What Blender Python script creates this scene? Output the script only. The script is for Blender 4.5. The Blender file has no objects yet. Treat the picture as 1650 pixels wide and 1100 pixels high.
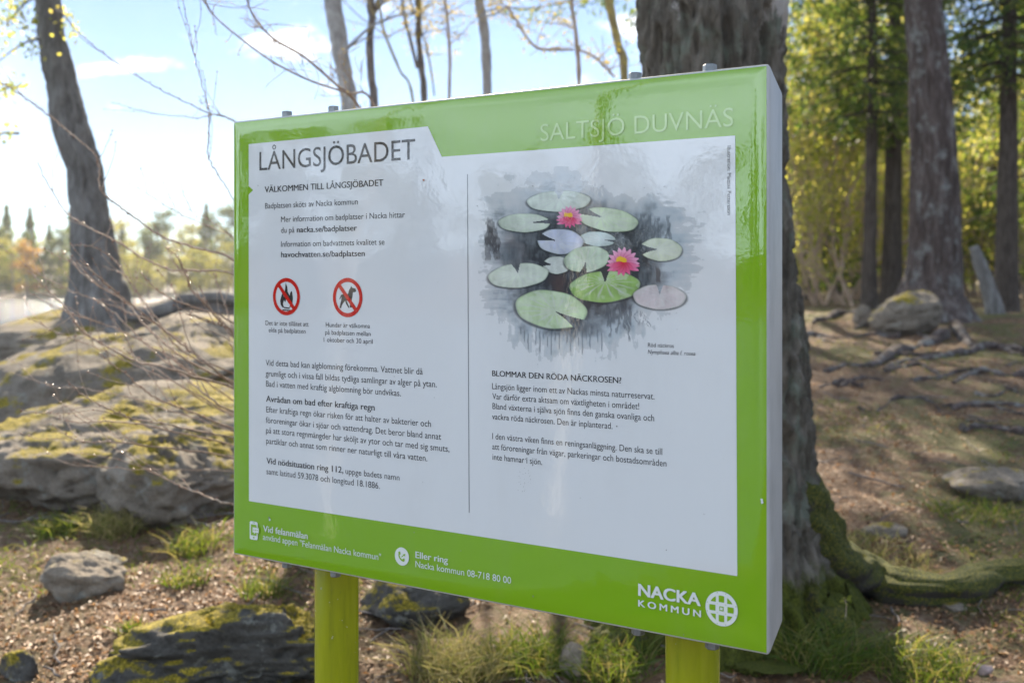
import bpy, math, random
import numpy as np
from mathutils import Vector, Matrix

# ------------------------------------------------------------------ camera, light, exposure
SC = bpy.context.scene
COL = SC.collection
F = 1870.0                      # focal length in pixels of the 1650 px wide frame
HY = 449.0                      # horizon row
EYE = 1.6
cd = bpy.data.cameras.new('camera')
cd.sensor_width = 36.0
cd.lens = F / 1650 * 36.0
cd.shift_y = -(550 - HY) / 1650
cd.clip_start = 0.05
cd.clip_end = 6000
cd.dof.use_dof = True
cd.dof.focus_distance = 2.26
cd.dof.aperture_fstop = 4.0
cam = bpy.data.objects.new('camera', cd)
COL.objects.link(cam)
cam.location = (0, 0, EYE)
cam.rotation_euler = (math.radians(90), 0, 0)
SC.camera = cam

SUN_AZ, SUN_EL = -5.0, 35.0     # azimuth clockwise from +Y
SKY_STRENGTH = 0.05
sl = bpy.data.lights.new('sun', 'SUN')
sl.energy = 5.0
sl.angle = math.radians(0.53)
sl.color = (1.0, 0.87, 0.68)
so = bpy.data.objects.new('sun', sl)
COL.objects.link(so)
_a, _e = math.radians(SUN_AZ), math.radians(SUN_EL)
SUNDIR = Vector((math.sin(_a) * math.cos(_e), math.cos(_a) * math.cos(_e), math.sin(_e)))
so.rotation_euler = SUNDIR.to_track_quat('Z', 'Y').to_euler()
so.location = (0, 0, 30)

W = bpy.data.worlds.new('World')
SC.world = W
W.use_nodes = True
SC.view_settings.view_transform = 'Standard'
SC.view_settings.look = 'None'
SC.view_settings.gamma = 1
SC.view_settings.exposure = 1.6
SC.cycles.use_denoising = True
SC.cycles.max_bounces = 7
SC.cycles.diffuse_bounces = 3
SC.cycles.glossy_bounces = 3
SC.cycles.transmission_bounces = 4
SC.cycles.transparent_max_bounces = 6
SC.cycles.volume_bounces = 0
SC.cycles.caustics_reflective = False
SC.cycles.caustics_refractive = False
SC.cycles.sample_clamp_indirect = 6.0

# ------------------------------------------------------------------ node helper
class NT:
    def __init__(s, nt):
        s.nt = nt
    def new(s, t, **kw):
        n = s.nt.nodes.new(t)
        for k, v in kw.items():
            setattr(n, k, v)
        return n
    def put(s, sock, v):
        if isinstance(v, bpy.types.NodeSocket):
            s.nt.links.new(v, sock)
        elif v is not None:
            if isinstance(v, (tuple, list)) and len(v) == 3 and sock.type == 'RGBA':
                v = (*v, 1)
            sock.default_value = v
    def coord(s, kind='Object'):
        return s.new('ShaderNodeTexCoord').outputs[kind]
    def mapping(s, vec, scale=(1, 1, 1), loc=(0, 0, 0)):
        n = s.new('ShaderNodeMapping')
        s.put(n.inputs['Vector'], vec)
        n.inputs['Scale'].default_value = scale
        n.inputs['Location'].default_value = loc
        return n.outputs[0]
    def noise(s, vec, scale, detail=4, rough=0.55, dist=0.0):
        n = s.new('ShaderNodeTexNoise')
        s.put(n.inputs['Vector'], vec)
        n.inputs['Scale'].default_value = scale
        n.inputs['Detail'].default_value = detail
        n.inputs['Roughness'].default_value = rough
        n.inputs['Distortion'].default_value = dist
        return n.outputs['Fac']
    def voro(s, vec, scale, feature='F1'):
        n = s.new('ShaderNodeTexVoronoi', feature=feature)
        s.put(n.inputs['Vector'], vec)
        n.inputs['Scale'].default_value = scale
        return n
    def math(s, op, a, b=None, c=None, clamp=False):
        n = s.new('ShaderNodeMath', operation=op)
        n.use_clamp = clamp
        s.put(n.inputs[0], a)
        if b is not None: s.put(n.inputs[1], b)
        if c is not None: s.put(n.inputs[2], c)
        return n.outputs[0]
    def step(s, v, lo, hi):
        n = s.new('ShaderNodeMapRange', interpolation_type='SMOOTHSTEP')
        s.put(n.inputs['Value'], v)
        n.inputs['From Min'].default_value = lo
        n.inputs['From Max'].default_value = hi
        return n.outputs['Result']
    def mix(s, f, a, b):
        n = s.new('ShaderNodeMix', data_type='RGBA')
        s.put(n.inputs['Factor'], f)
        s.put(n.inputs['A'], a) if False else s.put(n.inputs[6], a)
        s.put(n.inputs[7], b)
        return n.outputs[2]
    def ramp(s, f, stops):
        n = s.new('ShaderNodeValToRGB')
        s.put(n.inputs[0], f)
        e = n.color_ramp.elements
        while len(e) < len(stops): e.new(0.5)
        for el, (p, c) in zip(e, stops):
            el.position = p
            el.color = (*c, 1)
        return n.outputs[0]
    def bump(s, h, strength, dist=0.01):
        n = s.new('ShaderNodeBump')
        s.put(n.inputs['Height'], h)
        n.inputs['Strength'].default_value = strength
        n.inputs['Distance'].default_value = dist
        return n.outputs[0]
    def attr(s, name, out='Fac'):
        return s.new('ShaderNodeAttribute', attribute_name=name).outputs[out]
    def sep(s, v):
        n = s.new('ShaderNodeSeparateXYZ')
        s.put(n.inputs[0], v)
        return n.outputs

def material(name):
    m = bpy.data.materials.new(name)
    m.use_nodes = True
    t = NT(m.node_tree)
    p = m.node_tree.nodes['Principled BSDF']
    return m, t, p

def plain(name, col, rough=0.6, var=0.25, scale=20, metal=0.0, bump=0.0):
    m, t, p = material(name)
    c = t.coord()
    n = t.noise(c, scale, 5)
    dk = tuple(x * (1 - var) for x in col)
    lt = tuple(min(1, x * (1 + var)) for x in col)
    t.put(p.inputs['Base Color'], t.ramp(n, [(0.3, dk), (0.7, lt)]))
    p.inputs['Roughness'].default_value = rough
    p.inputs['Metallic'].default_value = metal
    if bump: t.put(p.inputs['Normal'], t.bump(n, bump))
    return m

# sky with a few small clouds
def build_world():
    t = NT(W.node_tree)
    bg = W.node_tree.nodes['Background']
    sky = t.new('ShaderNodeTexSky', sky_type='NISHITA')
    sky.sun_disc = False
    sky.sun_elevation = math.radians(SUN_EL)
    sky.sun_rotation = math.radians(SUN_AZ)
    sky.air_density = 0.75
    sky.dust_density = 0.0
    sky.ozone_density = 3.5
    d = t.coord('Generated')
    x, y, z = t.sep(d)
    n1 = t.noise(t.mapping(d, (1, 1, 2.4)), 16, 9, 0.62)
    n2 = t.noise(t.mapping(d, (1, 1, 3.0), (3.1, 1.7, .4)), 2.6, 8, 0.6)
    gx, gz = t.math('DIVIDE', x, y), t.math('DIVIDE', z, y)
    total = None
    for px, py, sx, sy in ((158, 112, 60, 13), (245, 106, 52, 15), (430, 60, 60, 16), (485, 72, 70, 18), (1015, 40, 60, 22), (560, 95, 60, 16)):
        a = t.math('MULTIPLY', t.math('SUBTRACT', gx, (px - 825) / F), F / sx)
        b = t.math('MULTIPLY', t.math('SUBTRACT', gz, (HY - py) / F), F / sy)
        r = t.math('ADD', t.math('MULTIPLY', a, a), t.math('MULTIPLY', b, b))
        e = t.math('POWER', 2.718, t.math('MULTIPLY', r, -1))
        total = e if total is None else t.math('ADD', total, e)
    front = t.math('MULTIPLY', total, t.step(y, 0.1, 0.3))
    fr = t.step(t.math('ADD', front, t.math('MULTIPLY', t.math('SUBTRACT', n1, 0.52), 4.2)), 0.30, 1.25)
    back = t.math('MULTIPLY', t.step(n2, 0.48, 0.66), t.step(y, 0.75, 0.3))
    back = t.math('MULTIPLY', back, t.step(z, 0.02, 0.1))
    bank = t.math('MULTIPLY', t.step(x, -0.30, -0.75), t.step(z, 0.50, 0.22))
    bank = t.math('MULTIPLY', bank, t.math('ADD', 0.55, t.math('MULTIPLY', t.step(n2, 0.35, 0.62), 0.45)))
    back = t.math('MAXIMUM', t.math('MULTIPLY', back, 0.75), bank)
    m = t.math('MAXIMUM', t.math('MULTIPLY', fr, 0.75), back)
    lit = t.mix(t.step(y, 0.75, 0.3), (16, 16.2, 16.5), (29, 33.5, 39))
    col = t.mix(m, sky.outputs[0], lit)
    t.put(bg.inputs['Color'], col)
    bg.inputs['Strength'].default_value = SKY_STRENGTH
build_world()

# ------------------------------------------------------------------ numpy noise
def _hash(ix, iy, iz, seed):
    h = (ix.astype(np.int64) * 374761393 + iy.astype(np.int64) * 668265263 + iz.astype(np.int64) * 2147483647 + seed * 974634541) & 0xFFFFFFFF
    h = ((h ^ (h >> 13)) * 1274126177) & 0xFFFFFFFF
    h = ((h ^ (h >> 16)) * 2246822519) & 0xFFFFFFFF
    return ((h ^ (h >> 15)) & 0xFFFFFF) / float(0xFFFFFF)

def vnoise(x, y, z=0.0, seed=0):
    x, y, z = np.broadcast_arrays(np.asarray(x, float), np.asarray(y, float), np.asarray(z, float))
    ix, iy, iz = np.floor(x), np.floor(y), np.floor(z)
    fx, fy, fz = x - ix, y - iy, z - iz
    fx, fy, fz = (f * f * f * (f * (f * 6 - 15) + 10) for f in (fx, fy, fz))
    r = 0
    for dx in (0, 1):
        for dy in (0, 1):
            for dz in (0, 1):
                w = (fx if dx else 1 - fx) * (fy if dy else 1 - fy) * (fz if dz else 1 - fz)
                r = r + w * _hash(ix + dx, iy + dy, iz + dz, seed)
    return r * 2 - 1

def fbm(x, y, z=0.0, octaves=4, seed=0, gain=0.5):
    r, a, f = 0, 1.0, 1.0
    for o in range(octaves):
        r = r + a * vnoise(np.asarray(x) * f, np.asarray(y) * f, np.asarray(z) * f, seed + o * 17)
        a *= gain
        f *= 2.03
    return r

def sstep(a, b, x):
    t = np.clip((np.asarray(x, float) - a) / (b - a), 0, 1)
    return t * t * (3 - 2 * t)

# ------------------------------------------------------------------ mesh helpers
class MB:
    """collects arrays of quads / triangles / polygons into one mesh"""
    def __init__(s):
        s.v, s.f, s.mi, s.t, s.n = [], [], [], [], 0
    def add(s, verts, faces, mi=0, tint=None):
        verts = np.asarray(verts, float).reshape(-1, 3)
        faces = np.asarray(faces, np.int64)
        s.v.append(verts)
        s.f.append(faces + s.n)
        s.mi.append(np.full(len(faces), mi, np.int32))
        if tint is None: tint = 0.5
        s.t.append(np.broadcast_to(np.asarray(tint, float), (len(verts),)))
        s.n += len(verts)
    def poly(s, verts, mi=0, tint=None):
        s.add(verts, [list(range(len(verts)))], mi, tint)
    def build(s, name, mats, parent=None, smooth=True):
        me = bpy.data.meshes.new(name)
        v = np.concatenate(s.v)
        me.vertices.add(len(v))
        me.vertices.foreach_set('co', v.ravel())
        lv = np.concatenate([f.ravel() for f in s.f])
        lt = np.concatenate([np.full(len(f), f.shape[1]) for f in s.f])
        ls = np.concatenate([[0], np.cumsum(lt)[:-1]])
        me.loops.add(len(lv))
        me.loops.foreach_set('vertex_index', lv.astype(np.int32))
        me.polygons.add(len(lt))
        me.polygons.foreach_set('loop_start', ls.astype(np.int32))
        me.polygons.foreach_set('loop_total', lt.astype(np.int32))
        me.polygons.foreach_set('material_index', np.concatenate(s.mi))
        me.polygons.foreach_set('use_smooth', np.full(len(lt), bool(smooth)))
        a = me.attributes.new('tint', 'FLOAT', 'POINT')
        a.data.foreach_set('value', np.concatenate(s.t).astype(np.float32))
        me.update(calc_edges=True)
        me.validate()
        for m in (mats if isinstance(mats, (list, tuple)) else [mats]):
            me.materials.append(m)
        o = bpy.data.objects.new(name, me)
        COL.objects.link(o)
        if parent is not None: o.parent = parent
        return o

def tag(o, label, cat, group=None, kind=None):
    if label: o['label'] = label
    if cat: o['category'] = cat
    if group: o['group'] = group
    if kind: o['kind'] = kind
    return o

def thing(name, label, cat, loc=(0, 0, 0), group=None, rz=0.0):
    o = bpy.data.objects.new(name, None)
    COL.objects.link(o)
    o.empty_display_size = 0.2
    o.location = loc
    o.rotation_euler = (0, 0, rz)
    return tag(o, label, cat, group)

def structure(o):
    o['kind'] = 'structure'
    return o

def spline(pts, n):
    """Catmull-Rom through pts (rows may carry radius as well), n samples"""
    p = np.asarray(pts, float)
    if len(p) < 3:
        t = np.linspace(0, 1, n)[:, None]
        return p[0] * (1 - t) + p[-1] * t
    p = np.vstack([2 * p[0] - p[1], p, 2 * p[-1] - p[-2]])
    seg = len(p) - 3
    u = np.linspace(0, seg, n)
    i = np.minimum(u.astype(int), seg - 1)
    t = (u - i)[:, None]
    a, b, c, d = p[i], p[i + 1], p[i + 2], p[i + 3]
    return 0.5 * ((2 * b) + (-a + c) * t + (2 * a - 5 * b + 4 * c - d) * t * t + (-a + 3 * b - 3 * c + d) * t ** 3)

def frames(P):
    T = np.gradient(P, axis=0)
    T /= np.linalg.norm(T, axis=1)[:, None] + 1e-12
    ref = np.array([1.0, 0.03, 0.02]) if abs(T[0][0]) < 0.8 else np.array([0.02, 1.0, 0.03])
    N = np.zeros_like(T)
    n = ref - T[0] * ref.dot(T[0])
    for i in range(len(T)):
        n = n - T[i] * n.dot(T[i])
        n /= np.linalg.norm(n) + 1e-12
        N[i] = n
    return T, N, np.cross(T, N)

def tube(mb, P, R, sides=6, disp=None, mi=0, tint=None, cap=True):
    P, R = np.asarray(P, float), np.asarray(R, float)
    T, N, B = frames(P)
    n = len(P)
    th = np.linspace(0, 2 * np.pi, sides, endpoint=False)
    dirs = N[:, None, :] * np.cos(th)[None, :, None] + B[:, None, :] * np.sin(th)[None, :, None]
    r = R[:, None] * np.ones((1, sides))
    V = P[:, None, :] + dirs * r[..., None]
    if disp is not None:
        r = r + disp(V, dirs, r, th)
        V = P[:, None, :] + dirs * r[..., None]
    i, j = np.meshgrid(np.arange(n - 1), np.arange(sides), indexing='ij')
    jn = (j + 1) % sides
    fc = np.stack([i * sides + j, i * sides + jn, (i + 1) * sides + jn, (i + 1) * sides + j], -1).reshape(-1, 4)
    mb.add(V.reshape(-1, 3), fc, mi, tint)
    if cap:
        mb.add(V[-1], [list(range(sides))], mi, tint)
        mb.add(V[0], [list(range(sides))[::-1]], mi, tint)

def cards(mb, C, L, Wd, rng, D=None, tint=None, mi=0, flat=0.0, curl=0.0):
    """leaf shaped faces at centres C: length L, width Wd, along D (or random)"""
    n = len(C)
    if D is None:
        D = rng.normal(size=(n, 3))
        D[:, 2] *= (1 - flat)
    D = D / (np.linalg.norm(D, axis=1)[:, None] + 1e-9)
    Q = rng.normal(size=(n, 3))
    if flat:
        up = np.array([0, 0, 1.0]) + rng.normal(size=(n, 3)) * (1 - flat) * 1.2
        S = np.cross(D, up)
    else:
        S = np.cross(D, Q)
    S /= np.linalg.norm(S, axis=1)[:, None] + 1e-9
    U = np.cross(S, D)
    L = np.broadcast_to(L, (n,))[:, None]
    Wd = np.broadcast_to(Wd, (n,))[:, None]
    c = (rng.random((n, 1)) - 0.3) * curl * L
    a = C - D * L * 0.5
    b = C + S * Wd * 0.5 - D * L * 0.05 + U * c
    e = C + D * L * 0.5
    d = C - S * Wd * 0.5 - D * L * 0.05 + U * c
    V = np.stack([a, b, e, d], 1).reshape(-1, 3)
    if tint is None: tint = rng.random(n)
    tint = np.repeat(np.broadcast_to(tint, (n,)), 4)
    mb.add(V, np.arange(4 * n).reshape(-1, 4), mi, tint)

# ------------------------------------------------------------------ terrain
LAKE = -0.7
def shore_radius(az):
    return 64 + 86 * sstep(-62, -38, az)

def tz(x, y):
    x, y = np.asarray(x, float), np.asarray(y, float)
    base = np.interp(y, [-60, 0, 3, 4.2, 5, 6.5, 9, 13, 20, 30, 60, 140], [0, 0, .06, .17, .27, .50, .78, 1.08, 1.18, 1.25, 1.3, 1.3])
    bed = np.interp(y, [-60, 0, 3, 4.2, 5, 5.9, 6.6, 7.5, 9, 10.2, 11.5, 14, 18, 30], [0, 0, .06, .17, .28, .40, .56, .80, 1.08, 1.30, 1.25, .3, -1.2, -2.2])
    xb = x - 0.06 * np.maximum(y - 10, 0)
    wl = sstep(1.4, -1.4, xb)
    z = base * (1 - wl) + bed * wl
    near = sstep(60, 20, np.hypot(x, y))
    z = z + near * (0.035 * fbm(x * 0.9, y * 0.9, 0, 3, 5) + 0.013 * fbm(x * 4, y * 4, 0, 4, 9))
    rock = wl * sstep(6.0, 7.0, y) * near
    st = fbm(x * 0.8 + y * 0.3, y * 1.6, 0, 4, 31)
    z = z + rock * 0.10 * st
    z = z + rock * 0.05 * np.round((st + .2 * fbm(x * 5, y * 5, 0, 2, 3)) * 3) / 3
    fall = sstep(-3.4 + 1.2 * fbm(y * .12, 3.3, 0, 2, 8), -10.0, x)
    z = z * (1 - fall) + (-2.2) * fall
    # far shore
    az = np.degrees(np.arctan2(x, y))
    r = np.hypot(x, y)
    R = shore_radius(az)
    z = np.where(r > 60, z + (sstep(R - 8, R + 8, r) * (-0.35 - z)) * (z < -0.4), z)
    z = z + 10 * sstep(R + 6, R + 300, r) * (r > 60)
    return z

def ground_hit(px, py):
    d = np.array([(px - 825) / F, 1.0, -(py - HY) / F])
    t = np.geomspace(2.5, 90, 1500)
    zz = EYE + d[2] * t
    g = tz(d[0] * t, t)
    i = np.argmax(zz < g) if (zz < g).any() else len(t) - 1
    Y = t[i]
    return np.array([d[0] * Y, Y, float(tz(d[0] * Y, Y))])

def P3(px, py, Z):
    return np.array([(px - 825) / F * Z, Z, EYE - (py - HY) / F * Z])

def build_ground():
    inner = np.radians(np.concatenate([np.arange(-180, -34, 2.0), np.arange(-34, 34, 0.14), np.arange(34, 180, 2.0)]))
    rad = np.concatenate([[0.02, .4, .9, 1.5, 2.2, 2.9], np.geomspace(3.4, 16, 330), np.geomspace(16.3, 70, 90), np.geomspace(73, 260, 60), np.geomspace(290, 4000, 14)])
    A, R = np.meshgrid(inner, rad, indexing='ij')
    X, Y = np.sin(A) * R, np.cos(A) * R
    Z = tz(X, Y)
    n, m = A.shape
    i, j = np.meshgrid(np.arange(n), np.arange(m - 1), indexing='ij')
    k = (i + 1) % n
    f = np.stack([i * m + j, k * m + j, k * m + j + 1, i * m + j + 1], -1).reshape(-1, 4)[:, ::-1]
    mb = MB()
    mb.add(np.stack([X, Y, Z], -1), f)
    m_, t, p = material('forest_floor')
    c = t.coord()
    big = t.noise(c, 0.9, 4, 0.6, 0.4)
    mid = t.noise(c, 6, 6, 0.65)
    fine = t.noise(c, 70, 5, 0.7)
    fl = t.voro(t.mapping(c, (1, 1, 1)), 45)
    soil = t.ramp(t.math('ADD', t.math('MULTIPLY', fine, 0.65), t.math('MULTIPLY', mid, 0.35)),
                  [(0.28, (.035, .020, .012)), (0.45, (.105, .060, .034)), (0.58, (.19, .112, .064)), (0.75, (.33, .22, .135))])
    needle = t.mix(t.step(fl.outputs['Color'], 0.55, 0.8), soil, (.20, .14, .09))
    grass = t.ramp(fine, [(0.3, (.03, .045, .010)), (0.55, (.09, .11, .028)), (0.75, (.17, .17, .06))])
    gm = t.math('ADD', big, t.math('MULTIPLY', t.math('SUBTRACT', mid, 0.5), 0.7))
    x, y, z = t.sep(c)
    right = t.step(x, 0.0, 1.6)
    g = t.math('MULTIPLY', t.step(gm, 0.45, 0.60), t.math('ADD', 0.28, t.math('MULTIPLY', right, 0.34)))
    ground = t.mix(g, needle, grass)
    rockc = t.ramp(t.noise(c, 9, 8, 0.7), [(0.25, (.06, .055, .05)), (0.5, (.16, .15, .14)), (0.7, (.28, .26, .23))])
    moss = t.ramp(fine, [(0.3, (.05, .05, .010)), (0.7, (.22, .17, .03))])
    rockc = t.mix(t.step(gm, 0.56, 0.68), rockc, moss)
    rm = t.math('MULTIPLY', t.step(y, 6.1, 6.9), t.step(x, 0.6, -0.8))
    rm = t.math('MULTIPLY', rm, t.step(t.math('ADD', mid, t.math('MULTIPLY', big, 0.6)), 0.66, 0.78))
    rm2 = t.math('MULTIPLY', t.step(y, 6.1, 6.9), t.step(x, 0.6, -0.8))
    out = t.mix(t.math('SUBTRACT', rm2, t.math('MULTIPLY', rm, 0.55)), ground, rockc)
    t.put(p.inputs['Base Color'], out)
    p.inputs['Roughness'].default_value = 0.85
    p.inputs['Specular IOR Level'].default_value = 0.25
    h = t.math('ADD', t.math('MULTIPLY', fine, 0.6), mid)
    t.put(p.inputs['Normal'], t.bump(h, 0.8, 0.05))
    structure(mb.build('ground', m_))
build_ground()

def build_lake():
    mb = MB()
    az = np.radians(np.linspace(0, 360, 180, endpoint=False))
    R = shore_radius(np.where(np.degrees(az) > 180, np.degrees(az) - 360, np.degrees(az))) + 6
    mb.poly(np.stack([np.sin(az) * R, np.cos(az) * R, np.full(180, LAKE)], -1)[::-1])
    m, t, p = material('lake_water')
    p.inputs['Base Color'].default_value = (.03, .045, .05, 1)
    p.inputs['Roughness'].default_value = 0.12
    c = t.mapping(t.coord(), (1, 1, 1))
    t.put(p.inputs['Normal'], t.bump(t.noise(c, 1.6, 4, 0.6), 1.0, 0.30))
    structure(mb.build('lake', m, smooth=False))
build_lake()

# ------------------------------------------------------------------ the information sign
SH = 1.0
TL = P3(375, 195, F * SH / 698.0)
TR = P3(1240, 101, F * SH / 956.0)
_t = TR - TL
_t[2] = 0
SW = float(np.hypot(_t[0], _t[1]))
TX = _t / SW                               # along the sign, left to right
BK = np.array([-TX[1], TX[0], 0.0])        # away from the reader
ZT = EYE + (HY - 195) / F * TL[1]          # top edge height
_mid = TL + TX * SW / 2
SIGN_LOC = np.array([_mid[0], _mid[1], float(tz(_mid[0], _mid[1]))])
SIGN_RZ = math.atan2(TX[1], TX[0])

def uv(px, py):
    d = np.array([(px - 825) / F, 1.0, -(py - HY) / F])
    n = -BK
    o = np.array([0, 0, EYE])
    t = (TL - o).dot(n) / d.dot(n)
    p = o + d * t
    return float((p - TL).dot(TX)), float(ZT - p[2])

def layer(w):
    """prints sit in front of the face, everything else keeps its depth"""
    return w - 0.0012 if w < -0.00145 else w

def L3(u, v, w):
    """sign plane -> coordinates local to the sign's Empty"""
    return np.array([u - SW / 2, layer(w), ZT - v - SIGN_LOC[2]])

def hscale(px):
    return 698 + 258.0 * (px - 375) / 865.0

Z1 = lambda x, y: (370 + x / 3.2341, 160 + y / 3.2341)
Z2 = lambda x, y: (370 + x / 3.2341, 480 + y / 3.2341)
Z3 = lambda x, y: (740 + x / 2.8957, 220 + y / 2.8957)
Z5 = lambda x, y: (370 + x / 3.1132, 780 + y / 3.1132)
Z6 = lambda x, y: (850 + x / 3.236, 760 + y / 3.236)

def print_material(name, col=None, attr=None, dirt=0.06):
    """glossy laminated print: base print under a clear film with orange peel"""
    m, t, p = material(name)
    c = t.coord()
    if attr:
        base = t.new('ShaderNodeAttribute', attribute_name=attr).outputs['Color']
    else:
        base = t.new('ShaderNodeRGB').outputs[0]
        base.default_value = (*col, 1)
    n = t.noise(t.mapping(c, (3, 1, 1)), 2.0, 5, 0.65)
    base = t.mix(t.math('MULTIPLY', t.step(n, 0.45, 0.8), dirt), base, (.34, .33, .30))
    t.put(p.inputs['Base Color'], base)
    p.inputs['Roughness'].default_value = 0.35
    p.inputs['Specular IOR Level'].default_value = 0.0
    p.inputs['Coat Weight'].default_value = 1.0
    p.inputs['Coat Roughness'].default_value = 0.025
    p.inputs['Coat IOR'].default_value = 1.62
    peel = t.noise(c, 120, 2, 0.5)
    wave = t.noise(c, 7, 2, 0.5)
    h = t.math('ADD', t.math('MULTIPLY', peel, 0.06), t.math('MULTIPLY', wave, 0.7))
    t.put(p.inputs['Coat Normal'], t.bump(h, 0.30, 0.004))
    return m

GREEN = (.185, .365, .006)
M_GREEN = print_material('green_print', GREEN)
M_WHITE = print_material('white_print', (.62, .63, .63), dirt=0.10)
M_INK = print_material('black_ink', (.030, .028, .030), dirt=0.0)
M_PALE = print_material('pale_green_ink', (.40, .56, .20), dirt=0.0)
M_LETTER = print_material('white_ink', (.66, .68, .65), dirt=0.02)
M_RED = print_material('red_ink', (.50, .014, .012), dirt=0.0)
M_GREY = print_material('grey_ink', (.16, .17, .18), dirt=0.0)

def lay(mb, uvs, w, mi=0):
    mb.poly([L3(u, v, w) for u, v in uvs][::-1], mi)

def pxpoly(mb, pts, w, conv=None, mi=0):
    q = [uv(*(conv(*p) if conv else p)) for p in pts]
    # keep one winding: facing the reader
    a = sum(q[i][0] * q[(i + 1) % len(q)][1] - q[(i + 1) % len(q)][0] * q[i][1] for i in range(len(q)))
    if a < 0: q = q[::-1]
    lay(mb, q, w, mi)

def uvdisc(mb, c, r, w, mi=0, n=48):
    lay(mb, [(c[0] + r * math.cos(2 * math.pi * k / n), c[1] + r * math.sin(2 * math.pi * k / n)) for k in range(n)], w, mi)

def uvring(mb, c, r0, r1, w, mi=0, n=64):
    V, f = [], []
    for k in range(n):
        a = 2 * math.pi * k / n
        V += [L3(c[0] + r0 * math.cos(a), c[1] + r0 * math.sin(a), w), L3(c[0] + r1 * math.cos(a), c[1] + r1 * math.sin(a), w)]
        k2 = (k + 1) % n
        f.append([2 * k, 2 * k2, 2 * k2 + 1, 2 * k + 1])
    mb.add(V, f, mi)

def ribbon(mb, pts, width, w, conv=None, mi=0):
    q = np.array([uv(*(conv(*p) if conv else p)) for p in pts])
    T = np.gradient(q, axis=0)
    T /= np.linalg.norm(T, axis=1)[:, None]
    N = np.stack([-T[:, 1], T[:, 0]], -1) * width / 2
    V = []
    for a, n in zip(q, N):
        V += [L3(*(a - n), w), L3(*(a + n), w)]
    k = len(q)
    mb.add(V, [[2 * i, 2 * i + 1, 2 * i + 3, 2 * i + 2] for i in range(k - 1)], mi)

_tc = {}
def glyphs(body, offset, shear=0.0, space=1.0):
    key = (body, offset, shear, space)
    if key not in _tc:
        c = bpy.data.curves.new('text', 'FONT')
        c.body = body
        c.offset = offset
        c.shear = shear
        c.resolution_u = 4
        c.space_character = space
        o = bpy.data.objects.new('text', c)
        COL.objects.link(o)
        bpy.context.view_layer.update()
        me = bpy.data.meshes.new_from_object(o.evaluated_get(bpy.context.evaluated_depsgraph_get()))
        v = np.zeros(len(me.vertices) * 3)
        me.vertices.foreach_get('co', v)
        me.calc_loop_triangles()
        f = np.zeros(len(me.loop_triangles) * 3, np.int32)
        me.loop_triangles.foreach_get('vertices', f)
        bpy.data.objects.remove(o)
        bpy.data.curves.remove(c)
        bpy.data.meshes.remove(me)
        _tc[key] = (v.reshape(-1, 3)[:, :2], f.reshape(-1, 3))
    return _tc[key]

CAP = None
def text(mb, body, x0, yb, x1, cap, offset=0.0, w=-0.0019, shear=0.0, space=1.0, mi=0):
    """one printed line: left end x0 and baseline yb, right end x1, cap height (all measured on the sign)"""
    global CAP
    if CAP is None:
        hv, _ = glyphs('H', 0.0)
        CAP = hv[:, 1].max()
    bold = max(offset, 0.0)
    v, f = glyphs(body, min(offset, 0.0), shear, space)
    u0, vb = uv(x0, yb)
    u1, _ = uv(x1, yb)
    sx = (u1 - u0) / (v[:, 0].max() - v[:, 0].min() + 2 * bold)
    sy = cap / hscale(x0) / CAP
    X = u0 + (v[:, 0] - v[:, 0].min()) * sx
    Y = vb - v[:, 1] * sy
    if not bold:
        mb.add(np.stack([X - SW / 2, np.full(len(X), layer(w)), ZT - Y - SIGN_LOC[2]], -1), f, mi)
    else:                       # bold: the same letters struck several times side by side
        k = 0
        for dx in (0, 1, 2):
            for dy in ((-.5, .5) if bold > .02 else (0,)):
                k += 1
                mb.add(np.stack([X + dx * bold * sx - SW / 2, np.full(len(X), layer(w) - .00004 * k), ZT - Y + dy * bold * sy * .9 - SIGN_LOC[2]], -1), f, mi)

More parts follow.
